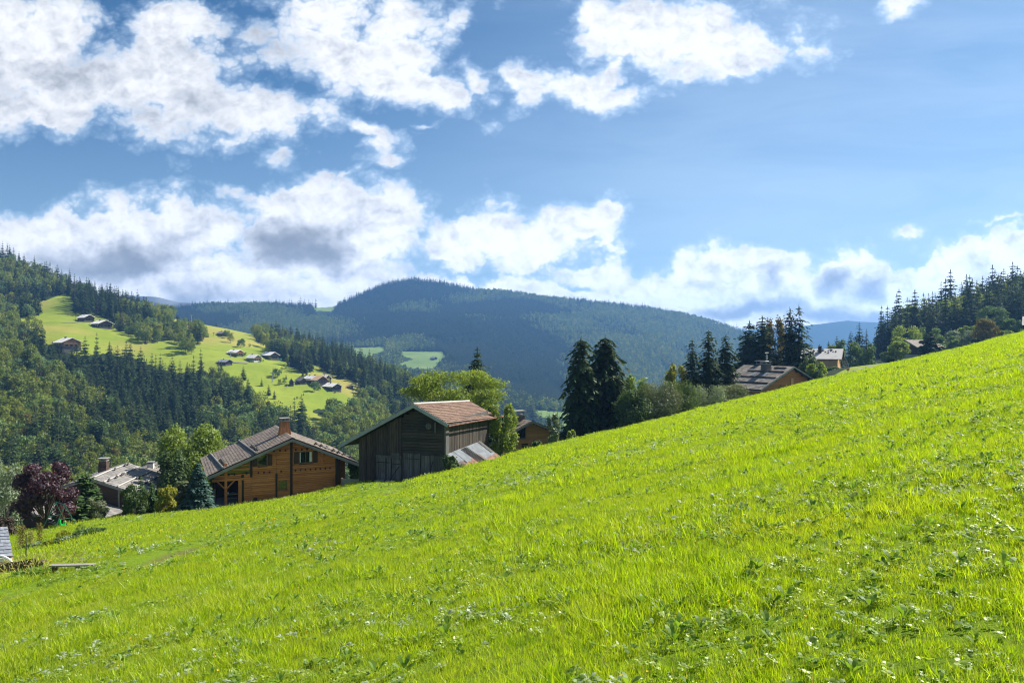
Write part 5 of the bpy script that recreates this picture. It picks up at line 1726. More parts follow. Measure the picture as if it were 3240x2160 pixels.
# ---- swing
h = ground_hit(190, 1672, 30, 80)
sw = empty('garden_swing', (h[0], h[1], h[2]), R(52)); tag(sw, 'green metal garden swing frame with a bright green toddler seat', 'swing')
zt = 2.15
for ys_ in (-.95, .95):
    for sx in (-1, 1):
        q = MB(); q.tube([(0, ys_, zt), (sx * 1.05, ys_ * 1.15, -.15)], .035, 6); q.build('leg', M['green_paint'], sw)
    q = MB(); q.tube([(-.55, ys_ * 1.06, zt * .47), (.55, ys_ * 1.06, zt * .47)], .025, 6); q.build('crossbar', M['green_paint'], sw)
q = MB(); q.tube([(0, -1.0, zt + .02), (0, 1.0, zt + .02)], .04, 6); q.build('top_bar', M['green_paint'], sw)
for yy in (-.6, -.3):
    for xx in (-.14, .14): q = MB(); q.tube([(0, yy, zt), (xx, yy, .55)], .014, 4); q.build('rope', M['rust'], sw)
q = MB(); q.box(-.2, .2, -.65, -.25, .38, .46); q.add([(-.2, -.65, .46), (-.2, -.25, .46), (-.26, -.25, .95), (-.26, -.65, .95), (-.14, -.65, .46), (-.14, -.25, .46), (-.21, -.28, .93), (-.21, -.62, .93)], [(0, 1, 2, 3), (7, 6, 5, 4), (0, 4, 5, 1), (1, 5, 6, 2), (2, 6, 7, 3), (3, 7, 4, 0)])
q.box(.16, .22, -.62, -.28, .44, .66); q.build('seat', M['lime'], sw)
q = MB(); q.tube([(.2, -.45, .62), (.3, -.45, .70)], .07, 8); q.build('handle', M['yellow_plastic'], sw)

# mail box post by the lane
h = P(2683, 1177, 190)
mbx = empty('lane_post', h); tag(mbx, 'small brown box on a post beside the lane near the unfinished chalet', 'post box')
q = MB(); q.box(-.07, .07, -.07, .07, -.6, .45); q.build('post', M['old_wood'], mbx)
q = MB(); q.box(-.28, .28, -.2, .2, .45, 1.0); q.box(-.32, .32, -.24, .24, 1.003, 1.06); q.build('box', M['mid_wood'], mbx)

# lane
pts = [(2604, 1188, 178), (2640, 1181, 180), (2680, 1173, 186), (2720, 1167, 190), (2760, 1161, 196), (2800, 1155, 202)]
V = []
for px, py, d in pts:
    for s_ in (-1.3, 1.3):
        x = (px - CX) / F * d; y = d + s_ * 2.2
        V.append((x, y, float(HR.z(np.array([x]), np.array([y]))[0]) + .12))
Fq = [(2 * i, 2 * i + 2, 2 * i + 3, 2 * i + 1) for i in range(len(pts) - 1)]
me = bpy.data.meshes.new('lane'); me.from_pydata(V, [], Fq); me.materials.append(M['gravel']); me.update()
tag(link('lane', me), kind='structure')

# roof corner at the right edge
ap = P(3232, 1050, 150)
rt, rf, z = simple_chalet('hut', 'edge of a pale shingle roof appearing over the meadow at the right edge', P(3398, 998, 160), R(55), 4, 4, .4, .4, 9, .8, M['old_wood'], M['roof_light'], 5, 5, floor=-6, rows=12, cols=16)


# ================================================================== trees and shrubs around the houses
def place(px, py_base, py_top, d, zg=None):
    """base point and height of a plant whose foot is at py_base (or on the ground, if hidden) and top at py_top"""
    x = (px - CX) / F * d
    zt = (CY - py_top) / F * d
    zb = (CY - py_base) / F * d if zg is None else zg
    return (x, d, zb), zt - zb


def big_spruce(name, label, px, pyb, pyt, d, wpx, seed, leaf='spruce', whorls=34, per=9, card=5, droop=.45, group=None, base=.05, gap=.08, pointy=.8, cat='spruce', size=1.0, width=1.0, rot=0):
    loc, h = place(px, pyb, pyt, d)
    r = wpx / F * d / 2 * 1.22
    VF = spruce_crown(h, r, seed, whorls, per, card, size, base, droop, gap, pointy, width)
    tb = MB(); tb.tube([(0, 0, -2), (0, 0, h * .3), (0, 0, h * .97)], [h * .020, h * .014, .02], 8)
    return make_tree(name, VF, tb, M[leaf], M['bark'], loc, label, cat, group, rot)


def big_broad(name, label, px, pyb, pyt, d, wpx, seed, leaf='ash', n=5000, ls=.2, base=.2, lobes=26, shape='dome', group=None, cat='tree', bark='bark_grey', up=0., aspect=.55, lobe=.34, shell=.5, tr=.022, ryf=1.0, rot=0):
    loc, h = place(px, pyb, pyt, d)
    r = wpx / F * d / 2
    V, Fq, L = round_crown(h, r, seed, base=base, lobes=lobes, n=n, leaf=ls, shape=shape, lobe=lobe, up=up, aspect=aspect, shell=shell, ry=r * ryf)
    tb = MB(); limbs(tb, L, h, h * tr, max(base, .08), seed)
    return make_tree(name, (V, Fq), tb, M[leaf], M[bark], loc, label, cat, group, rot)


# the two shaggy spruces in the middle, and what stands round them
big_spruce('spruce_tree', 'left of the two tall shaggy dark spruces on the meadow edge', 1838, 1425, 1068, 104, 112, 1, whorls=40, per=9, card=6, droop=.75, gap=.10, pointy=.27, size=1.0, width=1.3)
big_spruce('spruce_tree', 'right and broader of the two tall shaggy dark spruces on the meadow edge', 1915, 1415, 1063, 106, 140, 2, whorls=44, per=10, card=6, droop=.7, gap=.06, pointy=.27, size=1.0, width=1.35)
big_spruce('spruce_tree', 'lower dark spruce filling the foot of the right shaggy spruce', 1950, 1405, 1180, 103, 90, 3, whorls=24, per=9, card=5, droop=.6, pointy=.3, width=1.3)
big_broad('broadleaf_tree', 'light green tree showing behind the right shaggy spruce', 2010, 1400, 1188, 122, 110, 4, 'bright', n=5200, ls=.25, base=.1)
big_broad('large_shrub', 'dark rounded shrub at left of the hedge beside the shaggy spruces', 2008, 1385, 1238, 99, 125, 5, 'bush', n=12000, ls=.17, base=0, shape='oval', lobes=30, lobe=.5, cat='shrub', group='hedge shrubs on the meadow edge')
big_broad('large_shrub', 'broad tall shrub in the middle of the hedge, pale on top', 2082, 1372, 1213, 100, 150, 6, 'greybush', n=13000, ls=.16, base=0, shape='oval', lobes=34, lobe=.5, cat='shrub', up=.5, aspect=.3, group='hedge shrubs on the meadow edge')
big_broad('large_shrub', 'right shrub of the hedge, standing left of the group of slim spruces', 2148, 1355, 1206, 102, 125, 7, 'bush', n=11000, ls=.16, base=0, shape='oval', lobes=30, lobe=.5, cat='shrub', up=.5, aspect=.3, group='hedge shrubs on the meadow edge')
big_broad('broadleaf_tree', 'yellow green tree behind the hedge left of the slim spruces', 2142, 1330, 1150, 128, 78, 8, 'yellow', n=3500, ls=.25, base=.1, shape='oval')
for i, (px, pyt, w_, pyb, lb) in enumerate(((2190, 1072, 62, 1350, 'left of the three slim spruces in the middle of the meadow edge'), (2242, 1042, 84, 1345, 'tallest and middle one of the three slim spruces on the meadow edge'), (2297, 1058, 72, 1320, 'right one of the three slim spruces, next to the taller spruce group'))):
    big_spruce('spruce_tree', lb, px, pyb, pyt, 126 + 2 * i, w_ * 1.25, 20 + i, whorls=36, per=9, card=5, droop=.5, gap=.10, pointy=.48, width=1.2, size=1.05)
big_broad('large_shrub', 'bushy willow shrub left of the mossy roofed chalet', 2243, 1325, 1212, 104, 112, 9, 'pale_leaf', n=6500, ls=.16, base=0, shape='oval', lobes=30, lobe=.46, cat='shrub', up=.6, aspect=.26)
big_broad('large_shrub', 'yellowish green shrub touching the left wall of the mossy roofed chalet', 2314, 1300, 1213, 106, 112, 10, 'greybush', n=8000, ls=.16, base=0, shape='oval', lobe=.46, lobes=28, cat='shrub', up=.5, aspect=.3)
# the high group behind the mossy roofed chalet
big_spruce('spruce_tree', 'left spruce of the high group behind the mossy roofed chalet', 2372, 1290, 1016, 176, 112, 31, whorls=36, per=10, card=5, droop=.3, gap=.03, pointy=.45, width=1.5, size=1.1)
big_spruce('spruce_tree', 'second spruce of the high group, left of the copper tree', 2412, 1290, 1000, 172, 100, 32, whorls=36, per=10, card=5, droop=.3, gap=.03, pointy=.45, width=1.5, size=1.1)
big_broad('copper_beech', 'coppery brown leaved tree between the high spruces behind the mossy roofed chalet', 2452, 1290, 994, 181, 76, 33, 'autumn', n=5200, ls=.26, base=.12, shape='oval', lobes=28)
big_spruce('spruce_tree', 'tallest spruce of the high group, behind the chimney side of the chalet', 2500, 1300, 975, 172, 104, 34, whorls=40, per=10, card=5, droop=.45, gap=.10, pointy=.42, width=1.25)
big_spruce('spruce_tree', 'right spruce of the high group, with long open branches', 2528, 1290, 966, 170, 112, 35, whorls=34, per=8, card=5, droop=.45, gap=.12, pointy=.5, width=1.2)
big_spruce('spruce_tree', 'small dark spruce under the right side of the high group', 2566, 1260, 1085, 166, 66, 36, whorls=20, per=8, card=4, droop=.4, pointy=.6, width=1.3)
big_broad('large_shrub', 'yellow green bush at the right foot of the high spruces', 2583, 1240, 1142, 158, 64, 37, 'bright', n=4200, ls=.24, base=0, shape='oval', cat='shrub')
big_broad('large_shrub', 'dark green bush right of the mossy roofed chalet gable', 2560, 1245, 1128, 160, 60, 38, 'bush', n=3600, ls=.24, base=0, shape='oval', cat='shrub')
big_broad('clipped_hedge', 'low rounded hedge before the unfinished chalet', 2634, 1188, 1160, 205, 56, 39, 'ash', n=2600, ls=.26, base=0, shape='oval', cat='hedge', ryf=.5)
# right distance
for i, (px, pyb, pyt, d, w_, lf, sh_, lb) in enumerate((
        (2640, 1170, 1092, 262, 50, 'bright', 'dome', 'small bright tree directly behind the unfinished chalet roof'), (2682, 1178, 1072, 262, 84, 'ash', 'dome', 'round green tree right of the unfinished chalet'),
        (2735, 1172, 1078, 256, 78, 'ash', 'dome', 'second round green tree right of the unfinished chalet'), (2812, 1150, 1112, 246, 50, 'ash', 'dome', 'low green bush at the far end of the lower lawn'),
        (2845, 1152, 1080, 244, 66, 'bright', 'dome', 'yellowish tree left of the dark brown chalet'), (2868, 1135, 1026, 285, 98, 'bright', 'dome', 'big bright green tree above the roof of the dark brown chalet'),
        (2935, 1125, 1030, 288, 100, 'ash', 'dome', 'big green tree right above the roof of the dark brown chalet'), (3040, 1108, 1040, 275, 90, 'pale_leaf', 'dome', 'pale green tree right of the dark brown chalet'),
        (2995, 1110, 1062, 262, 70, 'ash', 'dome', 'low green tree right of the pine'), (3118, 1090, 1004, 240, 104, 'autumn', 'cone', 'olive brown tree near the right end of the meadow'),
        (3140, 1060, 968, 300, 90, 'ash', 'dome', 'grey green tree behind the olive brown tree'), (3205, 1060, 1008, 265, 60, 'ash', 'dome', 'round green tree near the right edge'),
        (3065, 1080, 1030, 292, 70, 'bright', 'dome', 'light tree before the dark spruces at right'), (3180, 1075, 1046, 240, 46, 'bright', 'dome', 'small bright bush on the meadow edge at right'))):
    big_broad('broadleaf_tree', lb, px, pyb, pyt, d, w_, 50 + i, lf, n=3300, ls=.36 if d > 250 else .32, base=.06, shape=sh_, lobes=22, group='trees beyond the right end of the meadow')
big_spruce('pine_tree', 'dark pine standing in front of the dark brown chalet', 2943, 1128, 1046, 232, 62, 70, whorls=18, per=9, card=4, droop=.1, gap=.1, pointy=.4, cat='pine', width=1.7, size=1.2)
for i, (px, pyb, pyt, w_, lb) in enumerate(((2593, 1130, 1088, 16, 'leftmost tiny spruce against the distant ridge'), (2621, 1130, 1078, 20, 'second tiny spruce against the distant ridge'), (2648, 1125, 1062, 22, 'third small spruce against the distant ridge'),
                                           (2692, 1120, 1046, 30, 'fourth small spruce against the distant ridge, behind round trees'), (2719, 1120, 1018, 44, 'tallest single spruce against the distant ridge'), (2742, 1120, 1040, 24, 'thin spruce just left of the dark wood'))):
    big_spruce('spruce_tree', lb, px, pyb, pyt, 330, w_ * 1.15, 80 + i, whorls=16, per=7, card=3, droop=.35, pointy=.75, width=1.5, size=1.2)

# behind and beside the barn
big_spruce('spruce_tree', 'single dark spruce rising behind the barn roof', 1510, 1400, 1098, 116, 170, 40, whorls=30, per=10, card=6, droop=.35, gap=.03, pointy=.78, width=1.3)
big_broad('apple_tree', 'wide yellow green fruit tree behind the barn roof', 1440, 1400, 1168, 89, 350, 41, 'bright', n=24000, ls=.13, base=.30, lobes=60, shape='dome', up=.35, aspect=.5, lobe=.27, shell=.85, ryf=.62)
big_broad('large_shrub', 'tall light green shrub against the right end of the barn', 1588, 1500, 1275, 80, 112, 42, 'bright', n=8500, ls=.13, base=0, shape='oval', lobes=26, cat='shrub', lobe=.3, shell=.7)
big_broad('large_shrub', 'darker lower part of the shrubbery between barn and honey brown chalet', 1596, 1500, 1375, 82, 80, 43, 'bush', n=5000, ls=.14, base=0, shape='oval', cat='shrub')
big_broad('young_tree', 'slender pale leaved tree in front of the honey brown chalet', 1750, 1440, 1312, 94, 48, 44, 'pale_leaf', n=3200, ls=.16, base=.1, lobes=20, shape='oval', shell=.8, lobe=.26)
big_broad('large_shrub', 'dark leaved shrub at the foot of the slender pale tree', 1700, 1440, 1396, 90, 36, 45, 'bush', n=1800, ls=.14, base=0, shape='oval', cat='shrub')
big_broad('young_tree', 'small bright sapling left of the shaggy spruces', 1809, 1420, 1362, 96, 34, 46, 'bright', n=700, ls=.16, base=.1, lobes=9, shell=.8)
big_broad('large_shrub', 'green bush between the large brown chalet and the barn', 1130, 1550, 1448, 84, 60, 47, 'bush', n=4200, ls=.14, base=0, shape='oval', cat='shrub')
big_broad('corner_weeds', 'dark climbing weeds at the right front corner of the barn', 1422, 1512, 1440, 65.2, 52, 48, 'bush', n=2600, ls=.10, base=0, shape='oval', cat='weeds', shell=.9, ryf=.6)
big_broad('corner_weeds', 'pale green nettles growing in front of the rusty lean-to', 1452, 1500, 1468, 64.6, 60, 49, 'pale_leaf', n=1800, ls=.08, base=0, shape='oval', cat='weeds', shell=.9, ryf=.5)

# the gardens at the left
big_broad('maple_tree', 'full light green maple behind the lower left houses', 605, 1650, 1338, 104, 225, 90, 'bright', n=22000, ls=.19, base=.10, lobes=56, lobe=.30, shape='dome', shell=.55)
big_broad('maple_tree', 'darker lower part tree left beside the light green maple', 545, 1640, 1420, 98, 110, 91, 'bush', n=5000, ls=.2, base=.08, lobes=24)
big_broad('maple_tree', 'right hand shoulder tree of the light green maple', 655, 1640, 1362, 106, 120, 92, 'bright', n=7500, ls=.2, base=.12, lobes=28, lobe=.3)
big_broad('purple_plum', 'dark purple leaved tree behind the garden swing', 142, 1690, 1463, 68, 208, 93, 'purple', n=22000, ls=.105, base=.2, lobes=44, lobe=.26, shape='dome', bark='bark', tr=.03, shell=.6)
big_broad('willow_tree', 'pale silvery willow at the left edge', 14, 1700, 1455, 76, 130, 94, 'pale_leaf', n=9000, ls=.13, base=.05, lobes=30, shape='oval', aspect=.35)
big_broad('large_shrub', 'dark bare looking shrub below the silvery willow', 14, 1720, 1632, 60, 72, 95, 'dead', n=3600, ls=.10, base=0, shape='oval', cat='shrub')
big_spruce('thuja_tree', 'bushy green conifer right behind the purple tree', 272, 1655, 1496, 76, 78, 96, 'thuja', whorls=26, per=12, card=5, droop=-.2, pointy=.42, cat='conifer', width=1.7, gap=0)
big_spruce('thuja_tree', 'low spreading green conifer beside the garden swing', 238, 1668, 1570, 72, 86, 97, 'thuja', whorls=18, per=12, card=5, droop=-.3, pointy=.36, cat='conifer', width=1.7, gap=0)
big_broad('large_shrub', 'grey green round shrub on the lawn edge, left of the low chalet', 300, 1650, 1578, 72.5, 72, 98, 'greybush', n=5200, ls=.11, base=0, shape='oval', cat='shrub', up=.4, aspect=.35)
big_broad('large_shrub', 'tall fresh green shrub in front of the low chalet roof', 427, 1640, 1528, 74, 82, 99, 'bush', n=7000, ls=.13, base=0, shape='oval', lobes=22, cat='shrub', up=.5, aspect=.4)
big_spruce('dwarf_conifer', 'slim small conifer left behind the yellow shrub', 446, 1630, 1500, 77, 34, 100, 'thuja', whorls=18, per=8, card=3, droop=.1, pointy=.6, cat='conifer', width=1.6)
big_spruce('dwarf_conifer', 'second slim conifer directly left of the yellow shrub', 478, 1628, 1514, 77, 38, 101, 'thuja', whorls=18, per=8, card=3, droop=.1, pointy=.6, cat='conifer', width=1.6)
big_broad('large_shrub', 'round shrub turning yellow left of the blue spruce', 524, 1632, 1532, 74, 72, 102, 'yellow', n=6500, ls=.12, base=0, shape='oval', lobes=22, cat='shrub')
big_broad('large_shrub', 'greyish shrub between the yellow shrub and the blue spruce', 578, 1620, 1522, 80, 66, 103, 'greybush', n=4200, ls=.14, base=0, shape='oval', cat='shrub')
big_spruce('blue_spruce', 'dense blue green spruce at the left corner of the brown chalet', 628, 1634, 1462, 74, 84, 104, 'blue_spruce', whorls=34, per=14, card=6, droop=.02, pointy=.78, cat='blue spruce', width=1.5, gap=0, base=.02)
big_broad('large_shrub', 'dark shrub behind the blue spruce under the eave of the brown chalet', 690, 1610, 1490, 82, 56, 105, 'bush', n=3600, ls=.14, base=0, shape='oval', cat='shrub')


# ---- vegetable patch
def ground_at(px, py, y0=22, y1=90):
    h = ground_hit(px, py, y0, y1); return (h[0], h[1], gzf(h[0], h[1]))


rs = np.random.RandomState(55)
lb = ['leftmost tall golden seed stalk in the vegetable patch', 'golden seed stalk right next to the leftmost one', 'short golden seed stalk in the middle of the vegetable patch', 'golden seed stalk below the swing']
for i, (px, py, hh) in enumerate(((62, 1738, 1.55), (72, 1740, 1.6), (97, 1728, 1.05), (126, 1716, 1.35))):
    p_ = ground_at(px, py); t_ = empty('seed_stalk', p_); tag(t_, lb[i], 'plant', 'golden seed stalks in the garden')
    q = MB(); q.tube([(0, 0, -.1), (.03, 0, hh)], .02, 5); q.build('stem', M['grass_dry'], t_)
    n = 420; z = hh * rs.uniform(.1, 1.02, n); rad = .10 + .22 * np.clip(.45 - z / hh, 0, 1)
    c = np.stack([rs.normal(0, 1, n) * rad, rs.normal(0, 1, n) * rad, z], 1)
    d = unit(rs.normal(0, 1, (n, 3))); s_ = unit(np.cross(d, rs.normal(0, 1, (n, 3))))
    V, Fq = quads(c, d, s_, np.full(n, .045), np.full(n, .028)); link('seed_head', np_mesh('seed_head', V, [Fq], [M['autumn'] if i % 2 else M['grass_dry']]), t_)


def leafy(name, label, px, py, r, h, mat, n, seed, ls=.12, cat='plant', group=None, aspect=.6):
    rs = np.random.RandomState(seed)
    p_ = ground_at(px, py)
    a = rs.uniform(0, 6.28, n); rr = r * rs.rand(n) ** .6; el = rs.uniform(.15, 1.2, n)
    c = np.stack([rr * np.cos(a), rr * np.sin(a), h * (.25 + .75 * rs.rand(n)) * (1 - .5 * rr / r)], 1)
    d = unit(np.stack([np.cos(a) * np.cos(el), np.sin(a) * np.cos(el), np.sin(el)], 1) + rs.normal(0, .3, (n, 3)))
    s_ = unit(np.cross(d, rs.normal(0, 1, (n, 3))))
    V, Fq = quads(c, d, s_, ls * rs.uniform(.6, 1.2, n), ls * aspect * rs.uniform(.6, 1.2, n))
    tag(link(name, np_mesh(name, V, [Fq], [M[mat]]), None, p_), label, cat, group)


leafy('cabbage_plant', 'dark bushy rhubarb like plant at the right end of the garden patch', 285, 1696, .95, .55, 'ash', 420, 1, .17)
leafy('garden_plant', 'feathery green plant left of the dark bushy one', 255, 1690, .35, .9, 'bright', 360, 2, .09, aspect=.25)
leafy('garden_plant', 'yellow flowering plant under the swing', 200, 1698, .45, .55, 'yellow', 300, 3, .08)
for i, px in enumerate((90, 112, 135, 155, 176, 200, 224)):
    leafy('leafy_plant', ('blue green leek like plants', 'silvery leafy plant', 'pale leafy plant', 'light green salad plant', 'yellow green salad plant', 'low green plant', 'pale cabbage')[i] + ' in the row of the garden bed', px, 1738 - i * 4, .5, .38,
          ('ash', 'pale_leaf', 'pale_leaf', 'bright', 'yellow', 'bush', 'pale_leaf')[i], 260, 20 + i, .11, group='row of vegetables in the garden bed')
leafy('dry_weeds', 'dry reddish grass clump below the dark shrub at the left edge', 110, 1668, 1.6, .7, 'grass_dry', 700, 40, .10, 'weeds', aspect=.10)
leafy('dry_weeds', 'dry brown weeds overgrowing the plank trough', 14, 1826, .5, .3, 'grass_dry', 130, 41, .06, 'weeds', aspect=.12)
leafy('trough_weeds', 'green nettles in front of the plank trough', 100, 1850, .6, .25, 'weed', 160, 42, .10, 'weeds', aspect=.4)


# ================================================================== the far hillside: chalets, trees, pylons
def far_point(px, py, hill=None, d0=330, d1=1000):
    hill = hill or HL.z
    ys_ = np.linspace(d0, d1, 1500); xs_ = (px - CX) / F * ys_
    z = hill(xs_, ys_); zr = (CY - py) / F * ys_
    k = np.where((z[1:] >= zr[1:]) & (z[:-1] < zr[:-1]))[0]
    i = k[0] + 1 if len(k) else int(np.argmin(np.abs(z - zr)))
    return float(xs_[i]), float(ys_[i]), float(z[i])


def far_chalet(px, py, wpx, hpx, yaw, label, roofm='roof_light', wallm='old_wood', gable_w=.62, base='stone', hill=None, d0=330, d1=1000, group='chalets scattered on the meadows across the valley', light=False):
    """px, py: foot of the near gable corner in the middle; wpx: whole width seen, hpx: height"""
    x, y, z = far_point(px, py, hill, d0, d1)
    k = y / F
    Wt = wpx * k; H = hpx * k
    rt = empty('hillside_chalet', (x, y, z - .3), R(yaw)); tag(rt, label, 'chalet', group)
    Ln = Wt * .86; gw = Wt * gable_w
    hb = H * .13; he = H * .55; ov = gw * .14
    q = MB(); q.box(-gw / 2, gw / 2, -Ln / 2, Ln / 2, -4, hb); q.build('base', M[base], rt)
    q = MB(); q.prism([(-gw / 2, hb + .003), (gw / 2, hb + .003), (gw / 2, he), (0, H * .93), (-gw / 2, he)], -Ln / 2, Ln / 2); wl = q.build('wall', M[wallm], rt)
    sl = (H * .93 - he) / (gw / 2)
    q = MB(); t = .35
    e = gw / 2 + ov
    q.slab((-e, Ln / 2 + ov, H - sl * e), (-e, -Ln / 2 - ov, H - sl * e), (0, -Ln / 2 - ov, H), (0, Ln / 2 + ov, H), t)
    q.slab((e, -Ln / 2 - ov, H - sl * e), (e, Ln / 2 + ov, H - sl * e), (0, Ln / 2 + ov, H), (0, -Ln / 2 - ov, H), t)
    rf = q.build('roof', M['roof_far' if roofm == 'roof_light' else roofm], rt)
    q = MB(); q.box(-.1 * gw, .0, Ln * .1, Ln * .1 + .1 * gw, H * .8, H * 1.12); q.build('chimney', M['stone'], rf)
    q = MB()
    for k_ in range(3):
        q.box(gw / 2 + .01, gw / 2 + .06, -Ln * .35 + k_ * Ln * .28, -Ln * .35 + k_ * Ln * .28 + Ln * .1, hb + .15 * (he - hb), hb + .65 * (he - hb))
        q.box(-gw / 2 - .06, -gw / 2 - .01, -Ln * .35 + k_ * Ln * .28, -Ln * .35 + k_ * Ln * .28 + Ln * .1, hb + .15 * (he - hb), hb + .65 * (he - hb))
    for k_ in range(3):
        q.box(-gw * .34 + k_ * gw * .26, -gw * .34 + k_ * gw * .26 + gw * .13, -Ln / 2 - .06, -Ln / 2 - .01, hb + .1 * (he - hb), hb + .55 * (he - hb))
    q.build('window', M['glass'], rt)
    q = MB(); q.box(-gw * .46, gw * .46, -Ln / 2 - ov * .7, -Ln / 2 - .07, hb + .62 * (he - hb), hb + .80 * (he - hb)); q.build('balcony', M['mid_wood' if light else 'chalet_dark'], rt)
    return rt


FC = [(272, 1016, 50, 22, 55, 'upper of the two grey roofed chalets on the high left meadow', 'roof_light', 'old_wood', {}),
      (322, 1036, 64, 24, 52, 'lower and wider of the two grey roofed chalets on the high left meadow', 'roof_light', 'old_wood', {}),
      (214, 1100, 84, 32, 48, 'large light wood chalet at the lower edge of the high left meadow', 'roof_light', 'mid_wood', dict(light=True)),
      (704, 1062, 36, 15, 50, 'small grey chalet high on the brownish meadow', 'shingle_grey', 'old_wood', {}),
      (648, 1051, 14, 8, 50, 'tiny hut beside the dark spruce clump on the upper meadow', 'shingle_grey', 'mid_wood', {}),
      (712, 1152, 42, 17, 60, 'grey metal roofed barn half hidden by the wood', 'slate', 'old_wood', {}),
      (745, 1124, 46, 19, 58, 'pale roofed chalet left of the row of meadow chalets', 'roof_light', 'mid_wood', dict(light=True)),
      (803, 1142, 44, 22, 55, 'chalet with white base in the middle of the meadow chalets', 'roof_light', 'grey_board', dict(light=True, base='plaster')),
      (855, 1134, 50, 22, 52, 'brown chalet at the right of the meadow chalets', 'roof_light', 'old_wood', {}),
      (940, 1160, 44, 20, 55, 'lone grey chalet above the hamlet', 'roof_light', 'old_wood', {}),
      (922, 1219, 20, 22, 20, 'narrow leftmost house of the hamlet', 'shingle_grey', 'old_wood', {}),
      (952, 1213, 34, 20, 45, 'second dark house of the hamlet', 'shingle_grey', 'old_wood', {}),
      (1003, 1214, 62, 27, 50, 'big orange roofed chalet of the hamlet', 'roof_orange', 'old_wood', {}),
      (985, 1206, 44, 20, 50, 'grey roofed house behind the orange roofed one', 'roof_light', 'old_wood', {}),
      (1030, 1204, 36, 20, 45, 'grey roofed house at the right back of the hamlet', 'roof_light', 'old_wood', {}),
      (1052, 1232, 54, 22, 48, 'brown house at the lower right of the hamlet with a reddish shrub', 'roof_light', 'old_wood', {}),
      (1106, 1226, 20, 10, 60, 'small pale roof right of the hamlet', 'roof_orange', 'grey_board', {})]
for f in FC:
    far_chalet(f[0], f[1], f[2], f[3], f[4], f[5], f[6], f[7], **f[8])
x, y, z = far_point(883, 1140); q = MB(); q.box(-2.2, 2.2, -1.2, 1.2, 0, 1.1); q.prism([(-2.4, 1.1), (2.4, 1.1), (1.6, 1.9), (-1.6, 1.9)], -1.3, 1.3)
tag(q.build('covered_woodpile', M['tarp'], None, (x, y, z)), 'small shed with turquoise cover right of the meadow chalets', 'shed')
# tiny farmstead in the far clearing and on the saddle
far_chalet(1372, 1137, 20, 9, 50, 'tiny dark farmhouse in the distant clearing', 'shingle_grey', 'old_wood', hill=HM.z, d0=1500, d1=2600, group='farmhouses in the distant clearings')
far_chalet(963, 969, 18, 6, 70, 'tiny farmhouse on the grassy saddle below the clouds', 'shingle_grey', 'old_wood', hill=HM.z, d0=2400, d1=3000, group='farmhouses in the distant clearings')

# single trees and clumps on the far meadows
rs = np.random.RandomState(91)
SP = [(632, 1078, 56), (612, 1082, 52), (620, 1072, 62), (626, 1090, 50), (604, 1092, 44), (645, 1062, 30), (655, 1066, 34), (520, 1002, 22), (505, 1000, 20), (548, 1010, 22), (560, 1008, 18), (565, 1014, 20), (684, 1026, 14),
      (958, 1192, 28), (970, 1190, 24), (1052, 1305, 24), (1085, 1310, 26), (1100, 1300, 22), (905, 1200, 20), (1075, 1232, 22), (960, 1250, 10), (700, 1178, 40), (770, 1200, 44), (828, 1222, 30), (850, 1250, 36), (868, 1262, 30)]
for i, (px, py, hp) in enumerate(SP):
    x, y, z = far_point(px, py); sc = hp * y / F / 20
    o = link('spruce_tree', FS[i % 5], None, (x, y, z - .3), rs.uniform(0, 6)); o.scale = (sc * 1.25, sc * 1.25, sc)
    tag(o, 'dark spruce standing out on the open meadows across the valley', 'spruce', 'single trees on the far meadows')
BR = [(730, 1085, 34), (718, 1070, 28), (762, 1100, 34), (770, 1098, 22), (790, 1098, 14), (855, 1140, 12), (912, 1160, 18), (878, 1195, 34), (868, 1190, 26), (900, 1215, 26), (885, 1218, 20), (996, 1240, 38), (1010, 1235, 16),
      (592, 1100, 40), (575, 1112, 36), (560, 1088, 34), (600, 1082, 30), (580, 1070, 30), (545, 1078, 26), (540, 1062, 28), (250, 980, 20), (262, 984, 22), (90, 985, 18), (105, 978, 22), (905, 1168, 14), (892, 1172, 12),
      (775, 1128, 16), (750, 1130, 16), (825, 1146, 12), (833, 1144, 10), (1040, 1210, 18), (815, 1038, 12), (70, 1000, 22), (120, 1050, 40), (135, 1062, 30), (100, 1040, 44), (940, 1262, 10), (1060, 1244, 8),
      (1060, 1182, 40), (1075, 1186, 42), (1090, 1190, 44), (1105, 1194, 42), (1120, 1198, 42), (1045, 1178, 40), (1032, 1172, 38), (1135, 1204, 40), (960, 1310, 30)]
for i, (px, py, hp) in enumerate(BR):
    x, y, z = far_point(px, py); sc = hp * y / F / 13.5
    o = link('broadleaf_tree', FB[(0, 2, 4, 3, 5)[i % 5]], None, (x, y, z - .3), rs.uniform(0, 6)); o.scale = (sc, sc, sc)
    tag(o, 'rounded green tree standing on the open meadows across the valley', 'broadleaf tree', 'single trees on the far meadows')
x, y, z = far_point(1068, 1236); o = link('red_shrub', forest_broad(300, 6, 3, M['purple'], 1, 'oval', .02), None, (x, y, z)); tag(o, 'round reddish purple shrub beside the lower right hamlet house', 'shrub')

